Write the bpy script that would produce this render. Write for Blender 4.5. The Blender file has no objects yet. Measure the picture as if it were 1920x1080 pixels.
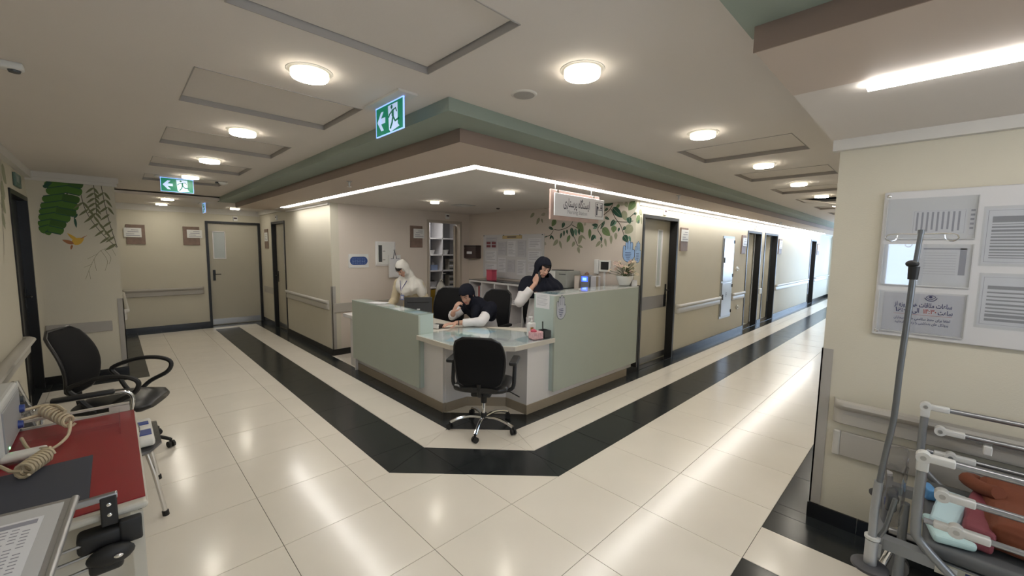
import bpy, bmesh, math, random
from mathutils import Vector, Matrix, Quaternion
from math import pi, sin, cos, radians as rad
random.seed(7)
sc = bpy.context.scene
COL = sc.collection

# ---------------------------------------------------------------- camera
cam_d = bpy.data.cameras.new('camera'); cam = bpy.data.objects.new('camera', cam_d); COL.objects.link(cam)
cam_d.sensor_width = 36.0; cam_d.lens = 765.98*36/1920; cam_d.clip_start = 0.02; cam_d.clip_end = 100
CAMR = [[0.716224, -0.697743, 0.013315], [-0.056222, -0.076709, -0.995467], [0.695602, 0.712229, -0.094169]]
cam.matrix_world = Matrix(((CAMR[0][0], -CAMR[1][0], -CAMR[2][0], 0), (CAMR[0][1], -CAMR[1][1], -CAMR[2][1], 0),
                           (CAMR[0][2], -CAMR[1][2], -CAMR[2][2], 1.65), (0, 0, 0, 1)))
sc.camera = cam
# ---------------------------------------------------------------- world, exposure
w = bpy.data.worlds.new('world'); sc.world = w; w.use_nodes = True
w.node_tree.nodes['Background'].inputs[0].default_value = (.6, .75, 1, 1)
w.node_tree.nodes['Background'].inputs[1].default_value = 0.6
vs = sc.view_settings
vs.view_transform = 'Standard'; vs.look = 'None'; vs.gamma = 1; vs.use_curve_mapping = False
vs.exposure = 0.83
sc.cycles.use_denoising = True
sc.cycles.max_bounces = 8; sc.cycles.diffuse_bounces = 5; sc.cycles.glossy_bounces = 4
sc.cycles.sample_clamp_indirect = 6
LAMP_W, STRIP_W, WIN_W = 30.0, 13.0, 3.4

# ---------------------------------------------------------------- materials
MATS = {}
def mat(name, col, rough=.6, metal=0, spec=.5, coat=0, emit=None, es=0, alpha=1, bump=0, bscale=60, vary=0, vscale=3, rvar=0, trans=0):
    if name in MATS: return MATS[name]
    m = bpy.data.materials.new(name); m.use_nodes = True; nt = m.node_tree; b = nt.nodes['Principled BSDF']
    b.inputs['Base Color'].default_value = (*col, 1); b.inputs['Roughness'].default_value = rough
    b.inputs['Metallic'].default_value = metal; b.inputs['Specular IOR Level'].default_value = spec
    b.inputs['Coat Weight'].default_value = coat; b.inputs['Coat Roughness'].default_value = .13 if coat == .25 else .05
    b.inputs['Alpha'].default_value = alpha; b.inputs['Transmission Weight'].default_value = trans
    if emit: b.inputs['Emission Color'].default_value = (*emit, 1); b.inputs['Emission Strength'].default_value = es
    tc = nt.nodes.new('ShaderNodeTexCoord')
    def noise(s, det=4):
        n = nt.nodes.new('ShaderNodeTexNoise'); n.inputs['Scale'].default_value = s; n.inputs['Detail'].default_value = det
        nt.links.new(tc.outputs['Object'], n.inputs['Vector']); return n
    n = noise(vscale)
    mx = nt.nodes.new('ShaderNodeMix'); mx.data_type = 'RGBA'
    v = vary or .04
    mx.inputs[6].default_value = (*[c*(1-v) for c in col], 1); mx.inputs[7].default_value = (*[min(1, c*(1+v)) for c in col], 1)
    nt.links.new(n.outputs['Fac'], mx.inputs[0]); nt.links.new(mx.outputs[2], b.inputs['Base Color'])
    if bump:
        n2 = noise(bscale, 3); bp = nt.nodes.new('ShaderNodeBump'); bp.inputs['Strength'].default_value = bump; bp.inputs['Distance'].default_value = .002
        nt.links.new(n2.outputs['Fac'], bp.inputs['Height']); nt.links.new(bp.outputs[0], b.inputs['Normal'])
    if rvar:
        n3 = noise(9, 5); mr = nt.nodes.new('ShaderNodeMapRange'); mr.inputs[3].default_value = rough-rvar; mr.inputs[4].default_value = rough+rvar
        nt.links.new(n3.outputs['Fac'], mr.inputs[0]); nt.links.new(mr.outputs[0], b.inputs['Roughness'])
    MATS[name] = m; return m
def glassy(name, tint=(1, 1, 1), refl=1.0, ior=1.5):
    m = bpy.data.materials.new(name); m.use_nodes = True; nt = m.node_tree; nt.nodes.clear()
    o = nt.nodes.new('ShaderNodeOutputMaterial'); mx = nt.nodes.new('ShaderNodeMixShader')
    t = nt.nodes.new('ShaderNodeBsdfTransparent'); t.inputs[0].default_value = (*tint, 1)
    g = nt.nodes.new('ShaderNodeBsdfGlossy'); g.inputs['Roughness'].default_value = .03; g.inputs[0].default_value = (refl, refl, refl, 1)
    f = nt.nodes.new('ShaderNodeLayerWeight'); f.inputs[0].default_value = .5; pw = nt.nodes.new('ShaderNodeMath'); pw.operation = 'POWER'; pw.inputs[1].default_value = 4
    ma = nt.nodes.new('ShaderNodeMath'); ma.operation = 'MULTIPLY_ADD'; ma.inputs[1].default_value = .55; ma.inputs[2].default_value = ((ior-1)/(ior+1))**2
    nt.links.new(f.outputs['Facing'], pw.inputs[0]); nt.links.new(pw.outputs[0], ma.inputs[0]); nt.links.new(ma.outputs[0], mx.inputs[0]); nt.links.new(t.outputs[0], mx.inputs[1]); nt.links.new(g.outputs[0], mx.inputs[2]); nt.links.new(mx.outputs[0], o.inputs[0])
    MATS[name] = m; return m
WALL = mat('wall_cream', (.57, .535, .44), .75, bump=.35, bscale=160, vary=.03)
WALLP = mat('wall_station', (.62, .55, .485), .75, bump=.35, bscale=160, vary=.03)
CEIL = mat('ceiling_paint', (.64, .595, .555), .85, bump=.15, bscale=90, vary=.02)
CORN = mat('cornice_paint', (.60, .58, .545), .6)
SAGE = mat('sage_paint', (.25, .295, .25), .6, vary=.04)
FASCIA = mat('brown_fascia', (.23, .165, .13), .6, vary=.03)
PEACH = mat('peach_paint', (.50, .415, .35), .65, vary=.03)
TILE = mat('cream_tile', (.78, .73, .645), .2, spec=.6, coat=.25, vary=.05, vscale=2.2, rvar=.05, bump=.05, bscale=5)
GRAN = mat('black_stone', (.019, .022, .023), .2, spec=.45, vary=.75, vscale=7, rvar=.06)
GROUT = mat('grout', (.07, .06, .048), .8)
BLACK = mat('black_frame', (.008, .008, .009), .35)
BASEB = mat('black_baseboard', (.01, .01, .011), .25)
DOOR = mat('door_laminate', (.44, .41, .33), .45)
STEEL = mat('brushed_steel', (.45, .45, .45), .35, metal=1)
CHROME = mat('chrome', (.75, .75, .75), .12, metal=1)
RAILG = mat('rail_vinyl', (.40, .375, .335), .4)
RAILL = mat('rail_vinyl_light', (.50, .48, .44), .35)
GUARD = mat('guard_vinyl', (.36, .34, .31), .45)
WHITE = mat('white_laminate', (.72, .70, .70), .4)
WHITEP = mat('white_plastic', (.68, .68, .66), .35)
PAPER = mat('paper', (.66, .66, .68), .7)
PAPERG = mat('paper_grey', (.50, .50, .53), .7)
INK = mat('ink', (.06, .06, .09), .7)
INKG = mat('ink_grey', (.27, .27, .31), .7)
INKB = mat('ink_blue', (.03, .035, .14), .7)
INKR = mat('ink_red', (.45, .09, .08), .7)
SKIRT = mat('tan_skirting', (.33, .275, .205), .35)
GREEN = mat('counter_green', (.40, .44, .385), .5, bump=.1, bscale=200)
GREENL = mat('counter_green_pale', (.42, .50, .47), .45)
WORK = mat('worktop_edge', (.60, .56, .49), .4)
GLASS = glassy('table_glass', (.95, .975, .97), 1.0, 1.7)
ACRYL = glassy('acrylic_sheet', (.96, .97, .98), 1.0, 1.55)
FILM = glassy('plastic_film', (.80, .80, .82), .9, 1.6)
WOOD = mat('sign_wood', (.20, .135, .105), .5, vary=.35, vscale=14)
WOODL = mat('sign_wood_pale', (.42, .30, .26), .5, vary=.15, vscale=14)
BLKP = mat('black_plastic', (.010, .010, .011), .5)
BLKF = mat('black_fabric', (.008, .008, .009), .8, spec=.2)
BLKL = mat('black_leather', (.010, .010, .011), .3, bump=.2, bscale=120)
RUB = mat('rubber', (.01, .01, .01), .6)
LAMP = mat('lamp_diffuser', (.9, .9, .85), .5, emit=(1, .93, .80), es=LAMP_W)
LAMPS = mat('lamp_side', (.9, .85, .7), .5, emit=(1, .88, .62), es=1.0)
STRIP = mat('led_strip', (.9, .9, .9), .5, emit=(1, .97, .92), es=STRIP_W)
WIN = mat('daylit_pane', (.9, .9, .9), .3, emit=(.50, .70, 1.0), es=WIN_W)
SKIN = mat('skin', (.50, .29, .21), .5)
SKINP = mat('lips', (.42, .13, .11), .45)
HAIR = mat('dark_hair', (.012, .009, .008), .5)
EYEW = mat('eye_white', (.6, .58, .55), .3)
NAVY = mat('navy_fabric', (.010, .011, .018), .85, spec=.15, bump=.3, bscale=60)
COATW = mat('white_coat', (.62, .60, .60), .8, bump=.4, bscale=40)
CREAMC = mat('cream_tunic', (.60, .52, .36), .8, bump=.4, bscale=40)
SCARFW = mat('white_scarf', (.64, .62, .575), .8, bump=.4, bscale=30)
BLUE = mat('blue_plastic', (.03, .06, .25), .4)
GREYM = mat('grey_painted_metal', (.24, .25, .26), .35, metal=.4)
ALU = mat('aluminium_tube', (.36, .37, .39), .28, metal=.85)
JOINT = mat('joint_plastic', (.60, .60, .58), .4)
DARKG = mat('dark_grey_plastic', (.06, .065, .07), .25)
RED = mat('red_board', (.25, .010, .018), .3, coat=.3)
SLATE = mat('slate_mat', (.035, .04, .06), .6)
CABLE = mat('beige_cable', (.48, .40, .27), .45)
ORANGE = mat('rust_fabric', (.15, .04, .016), .9, bump=.6, bscale=60, vary=.15)
MAROON = mat('maroon_fabric', (.20, .045, .06), .7, bump=.3)
PBLUE = mat('pale_blue_pack', (.50, .68, .74), .3)
MUSTARD = mat('mustard_door', (.36, .22, .02), .45)
PINK = mat('pink_box', (.55, .08, .13), .5)
LEAFM = {'D': mat('leaf_dark', (.02, .075, .045), .7), 'M': mat('leaf_mid', (.16, .23, .10), .7), 'T': mat('leaf_teal', (.12, .24, .17), .7),
         'L': mat('leaf_pale', (.28, .29, .19), .7), 'P': mat('leaf_faint', (.40, .37, .29), .7), 'B': mat('banana_green', (.065, .16, .02), .7),
         'C': mat('banana_green_deep', (.04, .105, .015), .7), 'O': mat('leaf_olive', (.16, .165, .085), .7), 'Y': mat('bird_yellow', (.62, .38, .05), .7), 'R': mat('bird_rust', (.35, .14, .06), .7)}
STEMM = mat('stem_brown', (.06, .055, .035), .7)

# ---------------------------------------------------------------- helpers
def tag(o, label=None, cat=None, group=None, kind=None):
    if label: o['label'] = label
    if cat: o['category'] = cat
    if group: o['group'] = group
    if kind: o['kind'] = kind
    return o
def thing(name, label, cat, loc=(0, 0, 0), rz=0, group=None, kind=None):
    o = bpy.data.objects.new(name, None); COL.objects.link(o); o.empty_display_size = .1
    o.location = loc; o.rotation_euler = (0, 0, rz)
    tag(o, label, cat, group, kind); o['_w'] = 0; del o['_w']
    return o
def structure(name): 
    o = bpy.data.objects.new(name, None); COL.objects.link(o); o['kind'] = 'structure'; return o
class MB:
    def __init__(s, M=None): s.b = bmesh.new(); s.M = M or Matrix()
    def add(s, vs, fs):
        v = [s.b.verts.new(s.M @ Vector(p)) for p in vs]
        for f in fs:
            try: s.b.faces.new([v[i] for i in f])
            except ValueError: pass
        return v
    def box(s, x0, y0, z0, x1, y1, z1, R=None):
        if x0 > x1: x0, x1 = x1, x0
        if y0 > y1: y0, y1 = y1, y0
        if z0 > z1: z0, z1 = z1, z0
        p = [(x0, y0, z0), (x1, y0, z0), (x1, y1, z0), (x0, y1, z0), (x0, y0, z1), (x1, y0, z1), (x1, y1, z1), (x0, y1, z1)]
        if R: p = [R @ Vector(q) for q in p]
        s.add(p, [(0, 3, 2, 1), (4, 5, 6, 7), (0, 1, 5, 4), (1, 2, 6, 5), (2, 3, 7, 6), (3, 0, 4, 7)]); return s
    def rbox(s, x0, y0, z0, x1, y1, z1, r=.01, R=None, seg=3):
        b2 = bmesh.new(); bmesh.ops.create_cube(b2, size=1)
        T = Matrix.Translation(((x0+x1)/2, (y0+y1)/2, (z0+z1)/2)) @ Matrix.Diagonal((abs(x1-x0), abs(y1-y0), abs(z1-z0), 1))
        bmesh.ops.transform(b2, matrix=T, verts=b2.verts)
        bmesh.ops.bevel(b2, geom=list(b2.edges), offset=r, segments=seg, profile=.5, affect='EDGES')
        if R: bmesh.ops.transform(b2, matrix=R, verts=b2.verts)
        b2.verts.index_update()
        s.add([v.co.copy() for v in b2.verts], [[v.index for v in f.verts] for f in b2.faces]); b2.free(); return s
    def prism(s, poly, z0, z1, R=None):
        n = len(poly); p = [(x, y, z0) for x, y in poly]+[(x, y, z1) for x, y in poly]
        if R: p = [R @ Vector(q) for q in p]
        s.add(p, [list(range(n))[::-1], list(range(n, 2*n))]+[(i, (i+1) % n, n+(i+1) % n, n+i) for i in range(n)]); return s
    def tube(s, pts, r, seg=8, closed=False, smooth=0):
        pts = [Vector(p) for p in pts]
        if smooth: pts = catmull(pts, smooth, closed)
        n = len(pts); rings = []; up = None
        for i, p in enumerate(pts):
            a = pts[i-1] if (i or closed) else p; b = pts[(i+1) % n] if (i < n-1 or closed) else p
            t = (b-a).normalized()
            if up is None: up = t.orthogonal().normalized()
            up = (up-t*up.dot(t)).normalized() if (up-t*up.dot(t)).length > 1e-6 else t.orthogonal().normalized()
            q = t.cross(up); rr = r[i*len(r)//n] if isinstance(r, (list, tuple)) else r
            rings.append([p+(up*cos(2*pi*k/seg)+q*sin(2*pi*k/seg))*rr for k in range(seg)])
        vs = [v for g in rings for v in g]; fs = []
        for i in range(n if closed else n-1):
            j = (i+1) % n
            for k in range(seg): fs.append((i*seg+k, i*seg+(k+1) % seg, j*seg+(k+1) % seg, j*seg+k))
        if not closed: fs += [list(range(seg))[::-1], [(n-1)*seg+k for k in range(seg)]]
        s.add(vs, fs); return s
    def cyl(s, p0, p1, r0, r1=None, seg=16):
        p0 = Vector(p0); p1 = Vector(p1); r1 = r0 if r1 is None else r1
        t = (p1-p0).normalized(); u = t.orthogonal().normalized(); q = t.cross(u)
        vs = [p+(u*cos(2*pi*k/seg)+q*sin(2*pi*k/seg))*r for p, r in ((p0, r0), (p1, r1)) for k in range(seg)]
        s.add(vs, [list(range(seg))[::-1], list(range(seg, 2*seg))]+[(k, (k+1) % seg, seg+(k+1) % seg, seg+k) for k in range(seg)]); return s
    def lathe(s, prof, c=(0, 0, 0), seg=20, R=None):
        vs = []; n = len(prof)
        for r, z in prof:
            for k in range(seg):
                p = Vector((r*cos(2*pi*k/seg), r*sin(2*pi*k/seg), z)); vs.append((R @ p if R else p)+Vector(c))
        fs = [(i*seg+k, i*seg+(k+1) % seg, (i+1)*seg+(k+1) % seg, (i+1)*seg+k) for i in range(n-1) for k in range(seg)]
        fs += [list(range(seg))[::-1], [(n-1)*seg+k for k in range(seg)]]
        s.add(vs, fs); return s
    def ell(s, c, r, R=None, u=16, v=10):
        b2 = bmesh.new(); bmesh.ops.create_uvsphere(b2, u_segments=u, v_segments=v, radius=1)
        T = Matrix.Translation(c) @ (R.to_4x4() if R else Matrix()) @ Matrix.Diagonal((*r, 1))
        bmesh.ops.transform(b2, matrix=T, verts=b2.verts); b2.verts.index_update()
        s.add([w_.co.copy() for w_ in b2.verts], [[w_.index for w_ in f.verts] for f in b2.faces]); b2.free(); return s
    def quad(s, *p): s.add(p, [tuple(range(len(p)))]); return s
    def build(s, name, m, parent=None, smooth=False, world=False, kind=None, bevel=0):
        bmesh.ops.recalc_face_normals(s.b, faces=s.b.faces)
        me = bpy.data.meshes.new(name); s.b.to_mesh(me); s.b.free()
        me.materials.append(m)
        if smooth:
            for f in me.polygons: f.use_smooth = True
        o = bpy.data.objects.new(name, me); COL.objects.link(o)
        if smooth == 'auto' or smooth is True:
            try:
                me.set_sharp_from_angle(angle=rad(40))
            except Exception: pass
        if parent: adopt(o, parent, world)
        if kind: o['kind'] = kind
        if bevel:
            md = o.modifiers.new('bevel', 'BEVEL'); md.width = bevel; md.segments = 2; md.limit_method = 'ANGLE'
        return o
def wm(o):
    M = Matrix.Translation(o.location) @ o.rotation_euler.to_matrix().to_4x4()
    return (wm(o.parent) @ o.matrix_parent_inverse @ M) if o.parent else M
def adopt(o, parent, world=False):
    o.parent = parent
    if world: o.matrix_parent_inverse = wm(parent).inverted()
def catmull(P, n, closed=False):
    out = []; m = len(P)
    for i in range(m if closed else m-1):
        g = lambda k: P[k % m] if closed else P[max(0, min(m-1, k))]
        a, b, c, d = g(i-1), g(i), g(i+1), g(i+2)
        for k in range(n):
            t = k/n; out.append(.5*((2*b)+(c-a)*t+(2*a-5*b+4*c-d)*t*t+(3*b-a-3*c+d)*t**3))
    if not closed: out.append(P[-1])
    return out
def copy_tree(o, parent=None):
    c = o.copy(); COL.objects.link(c)
    if parent: c.parent = parent
    for ch in list(o.children): copy_tree(ch, c)
    return c
def place(o, loc, rz, label, group=None):
    o.location = loc; o.rotation_euler = (0, 0, rz); o['label'] = label
    if group: o['group'] = group
# Persian shaping: presentation forms, visual order
FORMS = {'ا': 'ﺍﺎﺍﺎ', 'ب': 'ﺏﺐﺑﺒ', 'پ': 'ﭖﭗﭘﭙ', 'ت': 'ﺕﺖﺗﺘ', 'ج': 'ﺝﺞﺟﺠ', 'خ': 'ﺥﺦﺧﺨ', 'د': 'ﺩﺪﺩﺪ', 'ر': 'ﺭﺮﺭﺮ', 'ز': 'ﺯﺰﺯﺰ', 'س': 'ﺱﺲﺳﺴ',
         'ش': 'ﺵﺶﺷﺸ', 'ظ': 'ﻅﻆﻇﻈ', 'ع': 'ﻉﻊﻋﻌ', 'ف': 'ﻑﻒﻓﻔ', 'ق': 'ﻕﻖﻗﻘ', 'ک': 'ﮎﮏﮐﮑ', 'گ': 'ﮒﮓﮔﮕ', 'ل': 'ﻝﻞﻟﻠ', 'م': 'ﻡﻢﻣﻤ', 'ن': 'ﻥﻦﻧﻨ', 'و': 'ﻭﻮﻭﻮ', 'ه': 'ﻩﻪﻫﻬ', 'ی': 'ﯼﯽﯾﯿ', 'ط': 'ﻁﻂﻃﻄ', 'ح': 'ﺡﺢﺣﺤ'}
def fa(s):
    out = []
    for i, c in enumerate(s):
        if c not in FORMS: out.append(c); continue
        prev = i > 0 and s[i-1] in FORMS and s[i-1] not in 'اآدذرزژو'
        nxt = i < len(s)-1 and s[i+1] in FORMS and c not in 'ادذرزژو'
        out.append(FORMS[c][(3 if nxt else 1) if prev else (2 if nxt else 0)])
    s2 = ''.join(out)[::-1]
    import re
    return re.sub('[۰-۹:]+', lambda m: m.group(0)[::-1], s2)
def text(s, size, org, right, up, m, parent, name='lettering', width=None, align='CENTER', bold=0):
    cu = bpy.data.curves.new(name, 'FONT'); cu.body = s; cu.size = 1; cu.align_x = align; cu.align_y = 'CENTER'; cu.resolution_u = 2; cu.offset = bold
    t = bpy.data.objects.new('tmp', cu); COL.objects.link(t)
    dg = bpy.context.evaluated_depsgraph_get(); me = bpy.data.meshes.new_from_object(t.evaluated_get(dg))
    bpy.data.objects.remove(t)
    xs = [v.co.x for v in me.vertices] or [0, 1]; wd = max(xs)-min(xs)
    sx = width/wd if width else size; sy = size
    right = Vector(right).normalized(); up = Vector(up).normalized(); nrm = right.cross(up)
    for v in me.vertices: v.co = Vector(org)+right*(v.co.x*sx)+up*(v.co.y*sy)+nrm*v.co.z
    me.materials.clear(); me.materials.append(m)
    o = bpy.data.objects.new(name, me); COL.objects.link(o); adopt(o, parent, True); return o

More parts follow.
